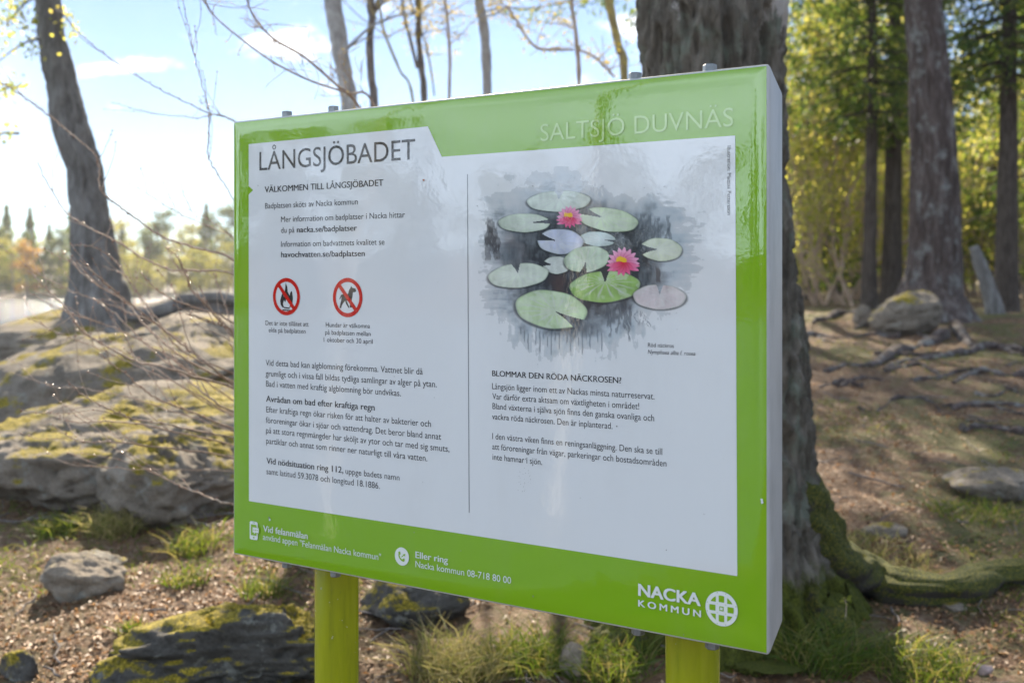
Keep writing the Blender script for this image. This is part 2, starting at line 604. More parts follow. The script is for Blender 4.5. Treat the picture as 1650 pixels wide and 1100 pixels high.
def build_painting(parent):
    """the printed water-lily illustration"""
    x0, x1, y0, y1 = 772, 1140, 268, 592
    gx, gy = np.meshgrid(np.arange(x0, x1 + 1, 1.0), np.arange(y0, y1 + 1, 1.0), indexing='ij')
    X, Y = (gx - 740) * 2.8957, (gy - 220) * 2.8957
    lin = lambda c: np.array([((v / 255.0) / 12.92 if v / 255.0 < .04045 else ((v / 255.0 + .055) / 1.055) ** 2.4) for v in c])
    white = np.array([.62, .63, .63])
    out = np.ones(gx.shape + (3,)) * white
    ring = np.array([(200, 250), (300, 200), (400, 165), (520, 175), (620, 215), (720, 240), (840, 290), (960, 280), (1090, 385), (1112, 540), (1085, 690), (1050, 760), (960, 830), (880, 870), (770, 960), (640, 1010), (500, 1040), (380, 1000), (280, 950), (200, 860), (140, 780), (125, 660), (115, 560), (130, 430), (165, 310)], float)
    c = np.array([610., 590.])
    ra = np.arctan2(ring[:, 1] - c[1], ring[:, 0] - c[0])
    rr = np.hypot(ring[:, 0] - c[0], ring[:, 1] - c[1])
    o = np.argsort(ra)
    th = np.arctan2(Y - c[1], X - c[0])
    Rb = np.interp(th, np.r_[ra[o] - 2 * np.pi, ra[o], ra[o] + 2 * np.pi], np.r_[rr[o], rr[o], rr[o]])
    q = np.hypot(X - c[0], Y - c[1]) / Rb
    n1 = fbm(X / 60, Y / 60, 0, 4, 3)
    n2 = fbm(X / 16, Y / 70, 1, 4, 4)
    n3 = fbm(X / 90, Y / 14, 2, 4, 6)
    low = sstep(700, 900, Y)
    side = sstep(300, 150, X) + sstep(850, 1000, X)
    qq = q + 0.10 * n1 + low * 0.10 * n2 + side * 0.07 * n3
    m = sstep(1.07, 0.72, qq)
    dark = sstep(0.98, 0.45, qq + 0.10 * n1)
    dark = np.clip(dark * (0.75 + 0.25 * sstep(250, 420, Y)) + 0.20 * n1 * m + low * 0.22 * n2 + 0.10 * n2, 0, 1)
    pale = sstep(880, 1000, X) * 0.45 + sstep(330, 230, Y) * 0.35
    dark = np.clip(dark - pale, 0, 1)
    wash = lin((180, 190, 196)) * (1 - dark[..., None]) + lin((62, 66, 72)) * dark[..., None]
    brown = np.exp(-(((X - 230) / 90) ** 2 + ((Y - 520) / 90) ** 2)) + np.exp(-(((X - 465) / 40) ** 2 + ((Y - 690) / 60) ** 2)) + .6 * np.exp(-(((X - 650) / 70) ** 2 + ((Y - 330) / 40) ** 2))
    brown = np.clip(brown * (0.6 + 0.5 * n1), 0, 0.8)[..., None]
    wash = wash * (1 - brown) + lin((88, 74, 74)) * brown
    out = out * (1 - m[..., None]) + wash * m[..., None]
    # brush strokes: zigzag tree reflections and upright strokes
    def stroke(xc, ya, yb_, wid, wig, col, al):
        cx = xc + .45 * wig * np.sin(Y / 9.0 + xc) + 1.6 * wig * n2
        a = sstep(1, 0.6, np.abs(X - cx) / wid) * sstep(ya, ya + 20, Y) * sstep(yb_, yb_ - 20, Y) * al
        nonlocal out
        out = out * (1 - a[..., None]) + lin(col) * a[..., None]
    for k in range(14):
        xs = 860 + (k * 37) % 140
        stroke(xs, 350 + (k * 53) % 90, 450 + (k * 29) % 90, 9, 5, (78, 84, 92), 0.55)
    for k in range(10):
        stroke(130 + (k * 23) % 60, 370 + (k * 41) % 120, 520 + (k * 31) % 90, 10, 8, (74, 72, 76), 0.6)
    for k in range(9):
        stroke(690 + k * 14, 760 + (k * 17) % 40, 850 + (k * 47) % 110, 7, 6, (70, 78, 88), 0.6)
    for k in range(22):
        stroke(290 + k * 18, 880 + (k * 13) % 50, 930 + (k * 37) % 100, 4, 1, (84, 92, 102), 0.55)
    for k in range(5):
        stroke(835 + k * 14, 800 + k * 9, 890 + (k * 31) % 30, 4, 9, (92, 100, 108), 0.5)
    stroke(930, 600, 690, 10, 3, (60, 58, 62), .7)
    # pads: centre, radii, turn, notch direction, notch half width, notch start, colour
    pads = [((468, 302), 146, 48, -2, -88, 9, .25, (214, 224, 212)), ((308, 403), 120, 43, 0, -8, 14, .35, (210, 222, 203)),
            ((700, 388), 138, 54, 8, 205, 18, .30, (206, 222, 190)), ((650, 478), 82, 34, 4, 8, 10, .40, (208, 222, 218)),
            ((476, 490), 107, 58, 3, 196, 18, .25, (202, 208, 226)), ((945, 527), 97, 53, 3, 176, 26, .20, (214, 222, 196)),
            ((458, 600), 64, 40, 0, 190, 16, .45, (214, 221, 212)), ((598, 572), 105, 60, -8, 103, 9, .25, (204, 221, 194)),
            ((280, 648), 139, 56, -5, -93, 9, .22, (216, 226, 208)), ((683, 700), 163, 72, -3, -88, 7, .35, (158, 194, 112)),
            ((433, 806), 166, 87, 8, 33, 15, .15, (200, 222, 178)), ((938, 748), 122, 57, 2, -90, 8, .20, (214, 202, 202))]
    for (cx, cy), rx, ry, rot, nd, nh, ns, col in pads:
        a = math.radians(rot)
        dx, dy = X - cx, Y - cy
        ex, ey = (dx * math.cos(a) + dy * math.sin(a)) / rx, (-dx * math.sin(a) + dy * math.cos(a)) / ry
        r = np.hypot(ex, ey) * (1 + .015 * np.sin(7 * np.arctan2(ey, ex)))
        ang = np.degrees(np.arctan2(ey, ex))
        dd = np.abs((ang - nd + 180) % 360 - 180)
        hole = (dd < nh * (0.35 + 0.65 * r)) & (r > ns)
        ins = sstep(1.03, 0.98, r) * (~hole)
        sh = sstep(1.12, 1.02, np.hypot(ex, ey - 0.07)) * (1 - ins) * (~hole) * 0.75
        out = out * (1 - sh[..., None]) + lin((52, 58, 62)) * sh[..., None]
        base = lin(col)
        ax, ay = ns * math.cos(math.radians(nd)), ns * math.sin(math.radians(nd))
        va = np.arctan2(ey - ay, ex - ax)
        vr = np.hypot(ex - ax, ey - ay)
        vein = np.abs(np.sin(va * 8 + 0.35 * n1)) ** 14 * sstep(0.05, 0.2, vr) * sstep(1.0, 0.5, r)
        tone = 0.90 + 0.34 * (ex * 0.25 * math.cos(cx) + 0.40 * n1 + 0.22 * n2 + 0.25 * (1 - r) + .12 * fbm(va * 4, vr * 2, cx, 2, 9))
        blot = sstep(.05, .5, fbm(X / 45 + cx, Y / 30, 3, 3, 12)) * .26
        pc = base * tone[..., None]
        pc = pc * (1 - blot[..., None]) + lin((226, 230, 222)) * blot[..., None]
        pc = pc + (white - pc) * (0.55 * vein + .35 * sstep(.35, .0, vr))[..., None]
        edge = sstep(0.93, 1.0, r) * .35
        pc = pc * (1 - edge[..., None]) + lin((120, 140, 110)) * edge[..., None]
        out = out * (1 - ins[..., None]) + np.clip(pc, 0, .85) * ins[..., None]
    def petal(cx, cy, ang, ln, wd, c0, c1):
        nonlocal out
        a = math.radians(ang)
        dx, dy = X - cx, Y - cy
        s, t_ = dx * math.cos(a) + dy * math.sin(a), -dx * math.sin(a) + dy * math.cos(a)
        s = s / ln
        half = wd * np.sin(np.clip(s, 0, 1) ** 0.8 * np.pi) ** 0.8 + 1e-6
        ins = ((s > 0) & (s < 1)) * sstep(1.1, 0.85, np.abs(t_) / half)
        k = np.clip(s, 0, 1)[..., None]
        pc = lin(c0) * (1 - k) + lin(c1) * k
        pc = pc * (1 - 0.35 * sstep(0.65, 1.0, np.abs(t_) / half)[..., None])
        out = out * (1 - ins[..., None]) + pc * ins[..., None]
    for (cx, cy, s) in ((518, 382, 0.86), (768, 592, 1.1)):
        for a in (-172, -150, -128, -105, -85, -62, -40, -18, 0): petal(cx, cy, a, 70 * s, 15 * s, (214, 70, 130), (240, 178, 208))
        for a in (178, 160, 20, 4): petal(cx, cy + 6, a, 72 * s, 12 * s, (222, 60, 110), (236, 140, 180))
        yc = sstep(26 * s, 18 * s, np.hypot((X - cx + 6), (Y - cy + 14) * 1.3) + 5 * n2)
        out = out * (1 - yc[..., None]) + lin((240, 190, 60)) * yc[..., None]
        for a in (35, 60, 88, 112, 140, 160): petal(cx, cy - 4, a, 58 * s, 13 * s, (210, 36, 62), (232, 110, 160))
    # grid to mesh, only where something is painted
    n, mm = gx.shape
    d = np.array([uv(x0, y0)])
    U = np.zeros_like(gx)
    V = np.zeros_like(gx)
    dirx, dirz = (gx - 825) / F, -(gy - HY) / F
    nn = -BK
    tt = (TL - np.array([0, 0, EYE])).dot(nn) / (dirx * nn[0] + nn[1])
    px, py, pz = dirx * tt, tt, EYE + dirz * tt
    U = (px - TL[0]) * TX[0] + (py - TL[1]) * TX[1]
    Vv = ZT - pz
    verts = np.stack([U - SW / 2, np.full_like(U, layer(-0.0017)), ZT - Vv - SIGN_LOC[2]], -1).reshape(-1, 3)
    keep = np.abs(out - white).max(-1) > 0.012
    i, j = np.meshgrid(np.arange(n - 1), np.arange(mm - 1), indexing='ij')
    kf = keep[:-1, :-1] | keep[1:, :-1] | keep[1:, 1:] | keep[:-1, 1:]
    i, j = i[kf], j[kf]
    f = np.stack([i * mm + j, i * mm + j + 1, (i + 1) * mm + j + 1, (i + 1) * mm + j], -1)
    used = np.unique(f)
    re = np.full(n * mm, -1)
    re[used] = np.arange(len(used))
    mb = MB()
    mb.add(verts[used], re[f])
    o = mb.build('lily_illustration', print_material('printed_illustration', attr='art', dirt=0.02), parent, smooth=False)
    a = o.data.attributes.new('art', 'FLOAT_COLOR', 'POINT')
    rgba = np.ones((len(used), 4), np.float32)
    rgba[:, :3] = out.reshape(-1, 3)[used]
    rgba[:, :3] *= .82 + .18 * (np.abs(rgba[:, :3] - white).max(1) < .02)[:, None]
    a.data.foreach_set('color', rgba.ravel())
    return o

def build_sign():
    root = thing('information_sign', 'large white and green swimming-place information board with water lily picture on two green posts', 'sign', SIGN_LOC, rz=SIGN_RZ)
    # casing: extruded profile with sloping back edges
    prof = [(0.0, 0.0), (0.0635, 0.044), (0.0635, SH - 0.044), (0.0, SH)]
    mb = MB()
    k = len(prof)
    V = [L3(0, v, w) for w, v in prof] + [L3(SW, v, w) for w, v in prof]
    for i in range(k):
        j = (i + 1) % k
        mb.add([V[i], V[j], V[k + j], V[k + i]], [[0, 1, 2, 3]])
    mb.add(V[:k], [[3, 2, 1, 0]])
    mb.add(V[k:], [[0, 1, 2, 3]])
    m, t, p = material('pale_painted_metal')
    c = t.coord()
    n = t.noise(t.mapping(c, (1, 1, .25)), 16, 6, 0.7)
    t.put(p.inputs['Base Color'], t.ramp(n, [(0.25, (.30, .30, .29)), (0.5, (.40, .40, .395)), (0.8, (.45, .45, .445))]))
    p.inputs['Roughness'].default_value = 0.42
    t.put(p.inputs['Normal'], t.bump(t.noise(c, 130, 3), 0.05, 0.002))
    cs = mb.build('casing', m, root, smooth=False)
    me = cs.data
    import bmesh
    bm = bmesh.new()
    bm.from_mesh(me)
    bmesh.ops.remove_doubles(bm, verts=bm.verts, dist=1e-5)
    bmesh.ops.recalc_face_normals(bm, faces=bm.faces)
    bmesh.ops.bevel(bm, geom=list(bm.edges), offset=0.0055, segments=3, profile=0.5, affect='EDGES')
    bm.to_mesh(me)
    bm.free()
    for pl in me.polygons: pl.use_smooth = True
    me.set_sharp_from_angle(angle=math.radians(50))
    # printed face, rolled back along its edges
    ins = 0.0052
    def axis(L):
        e = np.array([0, .0015, .003, .005, .008, .012, .017, .024])
        return np.unique(np.round(np.concatenate([ins + e, np.linspace(ins + .03, L - ins - .03, 24), L - ins - e]), 6))
    U, Vv = np.meshgrid(axis(SW), axis(SH), indexing='ij')
    d = np.minimum(np.minimum(U - ins, SW - ins - U), np.minimum(Vv - ins, SH - ins - Vv))
    w = -0.0020 + 0.0018 * np.clip(1 - d / .024, 0, 1) ** 2
    n, mm = U.shape
    i, j = np.meshgrid(np.arange(n - 1), np.arange(mm - 1), indexing='ij')
    f = np.stack([i * mm + j, i * mm + j + 1, (i + 1) * mm + j + 1, (i + 1) * mm + j], -1).reshape(-1, 4)
    mb = MB()
    mb.add(np.stack([U - SW / 2, w, ZT - Vv - SIGN_LOC[2]], -1).reshape(-1, 3), f)
    face = mb.build('printed_face', M_GREEN, root)
    face['label'] = 'glossy green printed face with a white text field'

    def part(name, mats, fn):
        mb = MB()
        fn(mb)
        return mb.build(name, mats, face, smooth=False)

    part('white_field', M_WHITE, lambda mb: pxpoly(mb, [(402.2, 232.7), (690.7, 204.2), (713.2, 253), (1185.6, 218.8), (1189, 927.0), (402.6, 806.5), (402.2, 313.7), (409.3, 306.6), (402.2, 299.8)], -0.0023 + .0008))
    part('divider_line', M_GREY, lambda mb: pxpoly(mb, [(754.0, 281), (755.2, 281), (758.0, 825), (756.8, 825)], -0.0018))
    B = 0.017
    part('heading', M_INK, lambda mb: text(mb, 'LÅNGSJÖBADET', 419.5, 275, 670.5, 29.5, 0.0))
    part('place_name', M_PALE, lambda mb: text(mb, 'SALTSJÖ DUVNÄS', 872.3, 228, 1182.8, 27.2, -0.005))
    def g1(mb):
        text(mb, 'VÄLKOMMEN TILL LÅNGSJÖBADET', 428.1, 310.4, 619.2, 9.4, B)
        text(mb, 'Badplatsen sköts av Nacka kommun', 428.7, 336.4, 578.1, 8.9)
        text(mb, 'Mer information om badplatser i Nacka hittar', 454.4, 358.0, 653.9, 8.9)
        text(mb, 'du på', 454.4, 375.4, 476, 8.9)
        text(mb, 'nacka.se/badplatser', 479.8, 374.6, 576.9, 8.9, B)
        text(mb, 'Information om badvattnets kvalitet se', 454.4, 397.8, 621.1, 8.9)
        text(mb, 'havochvatten.se/badplatsen', 454.4, 414.6, 589.5, 8.9, B)
    part('welcome_text', M_INK, g1)
    def g2(mb):
        text(mb, 'Det är inte tillåtet att', 429.4, 523.6, 498.9, 7.4)
        text(mb, 'elda på badplatsen', 434.6, 535.0, 494, 7.4)
        text(mb, 'Hundar är välkomna', 526.5, 526.5, 597.6, 7.4)
        text(mb, 'på badplatsen mellan', 525.5, 538.6, 598.8, 7.4)
        text(mb, '1 oktober och 30 april', 523.1, 550.4, 601.9, 7.4)
    part('symbol_caption', M_INK, g2)
    def g3(mb):
        text(mb, 'Vid detta bad kan algblomning förekomma. Vattnet blir då', 429.7, 588.5, 682.6, 9.4)
        text(mb, 'grumligt och i vissa fall bildas tydliga samlingar av alger på ytan.', 429.7, 605.6, 705.2, 9.4)
        text(mb, 'Bad i vatten med kraftig algblomning bör undvikas.', 430.3, 622.2, 647.4, 9.4)
        text(mb, 'Avrådan om bad efter kraftiga regn', 430.3, 646.5, 605.3, 9.6, B)
        text(mb, 'Efter kraftiga regn ökar risken för att halter av bakterier och', 430.6, 663.6, 695.9, 9.4)
        text(mb, 'föroreningar ökar i sjöar och vattendrag. Det beror bland annat', 430, 680.6, 712.3, 9.4)
        text(mb, 'på att stora regnmängder har sköljt av ytor och tar med sig smuts,', 430.3, 697, 725.6, 9.4)
        text(mb, 'partiklar och annat som rinner ner naturligt till våra vatten.', 430.6, 714, 690, 9.4)
        text(mb, 'Vid nödsituation ring 112,', 430.9, 746.2, 554.9, 9.6, B)
        text(mb, 'uppge badets namn', 558.3, 762.6, 645.2, 9.4)
        text(mb, 'samt latitud 59.3078 och longitud 18.1886.', 430.9, 763, 613.4, 9.4)
    part('safety_text', M_INK, g3)
    def g4(mb):
        text(mb, 'BLOMMAR DEN RÖDA NÄCKROSEN?', 794.4, 605.4, 1002.5, 9.0, B)
        text(mb, 'Långsjön ligger inom ett av Nackas minsta naturreservat.', 794.4, 626.3, 1055.9, 9.6)
        text(mb, 'Var därför extra aktsam om växtligheten i området!', 794.7, 642.5, 1031.2, 9.6)
        text(mb, 'Bland växterna i själva sjön finns den ganska ovanliga och', 795, 658.3, 1055.3, 9.6)
        text(mb, 'vackra röda näckrosen. Den är inplanterad.', 794.4, 674.8, 988.2, 9.6)
        text(mb, 'I den västra viken finns en reningsanläggning. Den ska se till', 794.7, 706.6, 1068.3, 9.6)
        text(mb, 'att föroreningar från vägar, parkeringar och bostadsområden', 794.7, 723.2, 1075.1, 9.6)
        text(mb, 'inte hamnar i sjön.', 795, 739.9, 874.8, 9.6)
    part('lily_text', M_INK, g4)
    def g5(mb):
        text(mb, 'Röd näckros', 1045.3, 558.6, 1087, 6.6)
        text(mb, 'Nymphaea alba f. rosea', 1045, 569.6, 1121.6, 6.6, shear=0.22)
        # credit line, turned to read downwards
        v, f = glyphs('Illustration: Mattias Pettersson', 0.0)
        ua, va = uv(1173.2, 235.5)
        _, vb = uv(1173.2, 346.5)
        s = (vb - va) / (v[:, 0].max() - v[:, 0].min())
        X = ua + v[:, 1] * s * 1.0
        Y = va + (v[:, 0] - v[:, 0].min()) * s
        mb.add(np.stack([X - SW / 2, np.full(len(X), layer(-0.0019)), ZT - Y - SIGN_LOC[2]], -1), f)
    part('picture_caption', M_INK, g5)
    def g6(mb):
        text(mb, 'Vid felanmälan', 425.9, 855.4, 497.8, 10.2, B, w=-.0026)
        text(mb, 'använd appen "Felanmälan Nacka kommun"', 425.6, 868.4, 615.7, 9.6, w=-.0026)
        text(mb, 'Eller ring', 671.3, 897.4, 723.7, 10.2, B, w=-.0026)
        text(mb, 'Nacka kommun 08-718 80 00', 671.3, 912.3, 825.2, 10.2, w=-.0026)
    part('contact_text', M_LETTER, g6)
    def g7(mb):
        text(mb, 'NACKA', 1029.9, 957.6, 1130.6, 18.6, 0.032, w=-.0026)
        text(mb, 'KOMMUN', 1029.9, 975.2, 1131.2, 10.3, 0.026, w=-.0026, space=1.45)
    part('council_name', M_LETTER, g7)
    # no-fire and no-dog symbols
    def fire(mb):
        c = uv(463.0, 477.8)
        r = 0.0416
        uvdisc(mb, c, r * .9, -.00175, 1)
        pxpoly(mb, [(272, 1072), (268, 1050), (274, 1026), (282, 1000), (288, 1030), (294, 990), (297, 955), (306, 978), (308, 1002), (318, 1022), (322, 1004), (330, 998), (335, 1030), (333, 1062), (326, 1080), (316, 1086), (322, 1064), (314, 1044), (309, 1062), (302, 1036), (295, 1058), (289, 1046), (283, 1066), (290, 1086), (280, 1084)], -.0019, Z1, 2)
        pxpoly(mb, [(288, 1088), (318, 1092), (318, 1085), (288, 1081)], -.00195, Z1, 2)
        pxpoly(mb, [(281, 1100), (326, 1104), (326, 1097), (281, 1093)], -.0019, Z1, 2)
        uvring(mb, c, r * .79, r, -.0021, 0)
        a = math.radians(48)
        d = (math.cos(a) * r * .88, math.sin(a) * r * .88)
        n_ = (-math.sin(a) * r * .105, math.cos(a) * r * .105)
        lay(mb, [(c[0] - d[0] + n_[0], c[1] - d[1] + n_[1]), (c[0] - d[0] - n_[0], c[1] - d[1] - n_[1]), (c[0] + d[0] - n_[0], c[1] + d[1] - n_[1]), (c[0] + d[0] + n_[0], c[1] + d[1] + n_[1])], -.0023, 0)
    part('fire_ban_symbol', [M_RED, M_WHITE, M_INK], fire)
    def dog(mb):
        c = uv(561.6, 479.2)
        r = 0.0420
        uvdisc(mb, c, r * .9, -.00175, 1)
        pxpoly(mb, [(628, 992), (634, 984), (638, 971), (643, 981), (661, 986), (665, 997), (660, 1004), (648, 1005), (645, 1030), (641, 1052), (642, 1084), (632, 1084), (631, 1056), (620, 1050), (606, 1050), (597, 1062), (590, 1074), (586, 1088), (577, 1088), (581, 1068), (587, 1046), (588, 1028), (580, 1042), (577, 1040), (586, 1018), (600, 1014), (622, 1014)], -.0019, Z1, 2)
        pxpoly(mb, [(606, 1048), (616, 1052), (630, 1086), (624, 1086), (612, 1066)], -.00195, Z1, 2)
        uvring(mb, c, r * .79, r, -.0021, 0)
        a = math.radians(48)
        d = (math.cos(a) * r * .88, math.sin(a) * r * .88)
        n_ = (-math.sin(a) * r * .105, math.cos(a) * r * .105)
        lay(mb, [(c[0] - d[0] + n_[0], c[1] - d[1] + n_[1]), (c[0] - d[0] - n_[0], c[1] - d[1] - n_[1]), (c[0] + d[0] - n_[0], c[1] + d[1] - n_[1]), (c[0] + d[0] + n_[0], c[1] + d[1] + n_[1])], -.0023, 0)
    part('dog_ban_symbol', [M_RED, M_WHITE, M_INK], dog)
    build_painting(face)
    def phone(mb):
        pxpoly(mb, [(107, 187), (112, 182), (142, 187), (147, 193), (147, 273), (143, 278), (112, 273), (107, 267)], -.0026, Z5, 0)
        pxpoly(mb, [(113, 197), (142, 202), (142, 257), (113, 252)], -.0028, Z5, 1)
        pxpoly(mb, [(119, 209), (156, 215), (156, 247), (136, 244), (128, 254), (127, 243), (119, 241)], -.0029, Z5, 1)
        pxpoly(mb, [(122, 213), (152, 218), (152, 243), (135, 240), (129, 249), (129, 239), (122, 238)], -.0030, Z5, 0)
        for x in (129, 137, 145):
            pxpoly(mb, [(x - 2, 225 + (x - 137) * .15), (x + 2, 226 + (x - 137) * .15), (x + 2, 231 + (x - 137) * .15), (x - 2, 230 + (x - 137) * .15)], -.0032, Z5, 1)
        pxpoly(mb, [(124, 260), (131, 261), (131, 269), (124, 268)], -.0028, Z5, 1)
        pxpoly(mb, [(122, 188), (133, 190), (133, 193), (122, 191)], -.0028, Z5, 1)
    part('phone_icon', [M_LETTER, M_GREEN], phone)
    def call(mb):
        uvdisc(mb, uv(649.4, 895.4), .0187, -.0026, 0)
        pts = spline([(857, 340), (856, 356), (864, 372), (876, 381), (882, 379)], 12)
        ribbon(mb, pts, .0035, -.0028, Z5, 1)
        pxpoly(mb, [(852, 336), (861, 333), (865, 347), (855, 352)], -.0029, Z5, 1)
        pxpoly(mb, [(870, 375), (882, 367), (886, 378), (876, 386)], -.0029, Z5, 1)
        ribbon(mb, [(867, 362), (874, 357), (882, 352)], .0018, -.0028, Z5, 1)
        pxpoly(mb, [(875, 348), (888, 346), (886, 360)], -.0030, Z5, 1)
    part('call_icon', [M_LETTER, M_GREEN], call)
    def emblem(mb):
        c = uv(1164.0, 979.3)
        r = 0.0299
        uvdisc(mb, c, r, -.0026, 0, 64)
        q = lambda pts, w=-.0028, mi=1: lay(mb, [(c[0] + x * r, c[1] + y * r) for x, y in pts], w, mi)
        ri, a0, a1 = .76, .17, .35
        A = math.asin(a1 / ri)
        for k in range(4):
            R = lambda x, y: (x * math.cos(k * math.pi / 2) - y * math.sin(k * math.pi / 2), x * math.sin(k * math.pi / 2) + y * math.cos(k * math.pi / 2))
            arc = [(ri * math.cos(t_), ri * math.sin(t_)) for t_ in np.linspace(A, math.pi / 2 - A, 10)]
            q([R(*p_) for p_ in [(a1, a1)] + arc])
            b = math.asin(a0 / ri)
            arc = [(ri * math.cos(t_), ri * math.sin(t_)) for t_ in np.linspace(-b, b, 6)]
            q([R(*p_) for p_ in [(a1 + .02, -a0), *arc, (a1 + .02, a0)]])
            for s in (-1, 1):
                x, y = R(.89, s * .26)
                q([(x - .025, y - .025), (x + .025, y - .025), (x + .025, y + .025), (x - .025, y + .025)])
                x, y = R(.26, .26)
            q([(x - .02, y - .02), (x + .02, y - .02), (x + .02, y + .02), (x - .02, y + .02)])
        s = .135
        q([(-s, -s), (s, -s), (s, s), (-s, s)])
        s = .075
        q([(-s, -s), (s, -s), (s, s), (-s, s)], -.0030, 0)
    part('council_emblem', [M_LETTER, M_GREEN], emblem)
    rng = np.random.default_rng(4)
    def dirt(mb):
        sp = [(684.5, 290.3, 1.9, 1), (418, 299.5, .9, 0), (849, 738.5, 1.1, 0), (995.6, 686, 1.3, 0), (437, 836, 2.4, 2), (436, 833, 1.6, 0), (1230, 808, 2.6, 2), (1229, 804, 2.0, 2), (1136, 827, .9, 0), (1075.5, 885, 1.2, 0), (861, 959, 1.3, 0), (669.5, 856.5, 1.0, 0), (771, 332, .9, 0), (860, 300, .9, 0), (1072, 301, .8, 0), (1103, 1021, .9, 0)]
        for k in range(26): sp.append((rng.uniform(836, 858), rng.uniform(750, 792), rng.uniform(.3, .6), 0))
        for k in range(30): sp.append((rng.uniform(400, 1230), rng.uniform(260, 950), rng.uniform(.3, .8), 0))
        for x, y, r, mi in sp:
            c = uv(x, y)
            rr = r / hscale(x)
            n_ = 9
            lay(mb, [(c[0] + rr * rng.uniform(.6, 1.2) * math.cos(2 * math.pi * k / n_), c[1] + rr * rng.uniform(.6, 1.3) * math.sin(2 * math.pi * k / n_)) for k in range(n_)], -.0033 - .00002 * rng.random(), mi)
    part('dirt_specks', [plain('grey_dirt', (.20, .20, .19), .8), plain('rust_dirt', (.40, .13, .04), .8), plain('bare_metal_scratch', (.62, .64, .64), .5)], dirt)

    # posts
    mp, t, p = material('lime_green_paint')
    c = t.coord()
    n = t.noise(t.mapping(c, (1, 1, .10)), 26, 7, .75)
    sc_ = t.noise(c, 75, 3, .6)
    base = t.ramp(n, [(.28, (.17, .19, .004)), (.42, (.25, .275, .004)), (.62, (.30, .325, .006)), (.85, (.36, .36, .03))])  # upright streaks: weathering, and post shading put into the colour
    base = t.mix(t.step(sc_, .69, .74), base, (.42, .42, .30))
    base = t.mix(t.step(t.noise(t.mapping(c, (1, 1, .3), (4, 2, 1)), 60, 4, .6), .70, .74), base, (.10, .10, .03))
    t.put(p.inputs['Base Color'], base)
    p.inputs['Roughness'].default_value = .22
    p.inputs['Coat Weight'].default_value = .6
    p.inputs['Coat Roughness'].default_value = .12
    t.put(p.inputs['Normal'], t.bump(t.noise(c, 60, 3), .08, .002))
    rad = .0505
    off = .0635 + rad + .004
    zl = []
    for px in (542.5, 1116.0):
        d = np.array([(px - 825) / F, 1.0])
        n2 = -BK[:2]
        tt = (TL[:2] + BK[:2] * off).dot(n2) / d.dot(n2)
        p2 = d * tt
        u = float((p2 - TL[:2]).dot(TX[:2]))
        g = float(tz(*p2)) - SIGN_LOC[2] - .12
        mb = MB()
        zt_ = ZT - SIGN_LOC[2] - .09
        zs = np.linspace(g, zt_, 24)
        base_ = L3(u, 0, off)
        P = np.stack([np.full(24, base_[0]), np.full(24, off), zs], -1)
        tube(mb, P, np.full(24, rad), 40)
        mb.build('post', mp, root)
    # hexagon bolt heads on the top and bottom edges
    mbz = plain('zinc_bolt', (.22, .235, .24), .45, .35, 60, metal=.6)
    for px, py, top in ((452, 183, 1), (527, 175, 1), (1015, 118, 1), (1136, 104, 1), (452, 908, 0), (530.5, 924, 0), (1020, 1018, 0), (1140, 1040, 0)):
        u, _ = uv(px, py)
        mb = MB()
        sgn = 1 if top else -1
        zc = ZT - SIGN_LOC[2] - (0 if top else SH)
        wc = .020
        surf = zc - sgn * wc * .044 / .0635
        def ring(r, z, n=6, ph=.3): return [np.array([u - SW / 2 + r * math.cos(2 * math.pi * k / n + ph), wc + r * math.sin(2 * math.pi * k / n + ph), z]) for k in range(n)]
        A_, B_, C_, D_ = ring(.0150, surf - sgn * .012, 16), ring(.0150, surf + sgn * .010, 16), ring(.0125, surf + sgn * .010), ring(.0125, surf + sgn * .0240)
        E_ = ring(.0105, surf + sgn * .0258)
        def wall(a, b):
            k = len(a)
            mb.add(a + b, [[i, (i + 1) % k, k + (i + 1) % k, k + i] for i in range(k)])
        wall(A_, B_); mb.add(B_, [list(range(16))]); wall(C_, D_); wall(D_, E_); mb.add(E_, [list(range(6))])
        bo = mb.build('bolt', mbz, cs, smooth=False)
    return root
build_sign()

# ------------------------------------------------------------------ bark, leaf and stone materials
def bark(name, dark, mid, light, patch=None, patch_scale=3.0, patch_lo=.58, patch_hi=.66, lichen=None, stretch=.22, scale=16, bump=.9, moss=0.0, gate=False):
    m, t, p = material(name)
    c = t.coord()
    v = t.mapping(c, (1, 1, stretch))
    n = t.noise(v, scale, 8, .72, .4)
    col = t.ramp(n, [(.30, dark), (.5, mid), (.72, light)])
    if lichen:
        l = t.noise(t.mapping(c, (1, 1, .7), (3, 5, 1)), 7, 8, .72)
        col = t.mix(t.math('MULTIPLY', t.step(l, .50, .64), .75), col, lichen)
    if patch:
        q = t.noise(t.mapping(c, (1, 1, .45), (7, 1, 2)), patch_scale, 7, .72)
        if gate:
            x, y, z = t.sep(c)
            q = t.math('ADD', q, t.math('MULTIPLY', t.math('MULTIPLY', t.step(z, 2.0, 2.35), t.step(x, .03, .08)), .13))
        col = t.mix(t.step(q, patch_lo, patch_hi), col, patch)
    if moss:
        x, y, z = t.sep(c)
        q = t.noise(t.mapping(c, (1, 1, .6), (1, 9, 2)), 5, 7, .7)
        h = t.math('ADD', t.step(z, moss, moss * .15), t.math('MULTIPLY', t.math('SUBTRACT', q, .5), 1.6))
        mc = t.ramp(t.noise(c, 120, 3), [(.3, (.020, .028, .005)), (.7, (.10, .11, .015))])
        col = t.mix(t.step(h, .42, .7), col, mc)
    t.put(p.inputs['Base Color'], col)
    p.inputs['Roughness'].default_value = .9
    p.inputs['Specular IOR Level'].default_value = .2
    t.put(p.inputs['Normal'], t.bump(n, bump, .03))
    return m

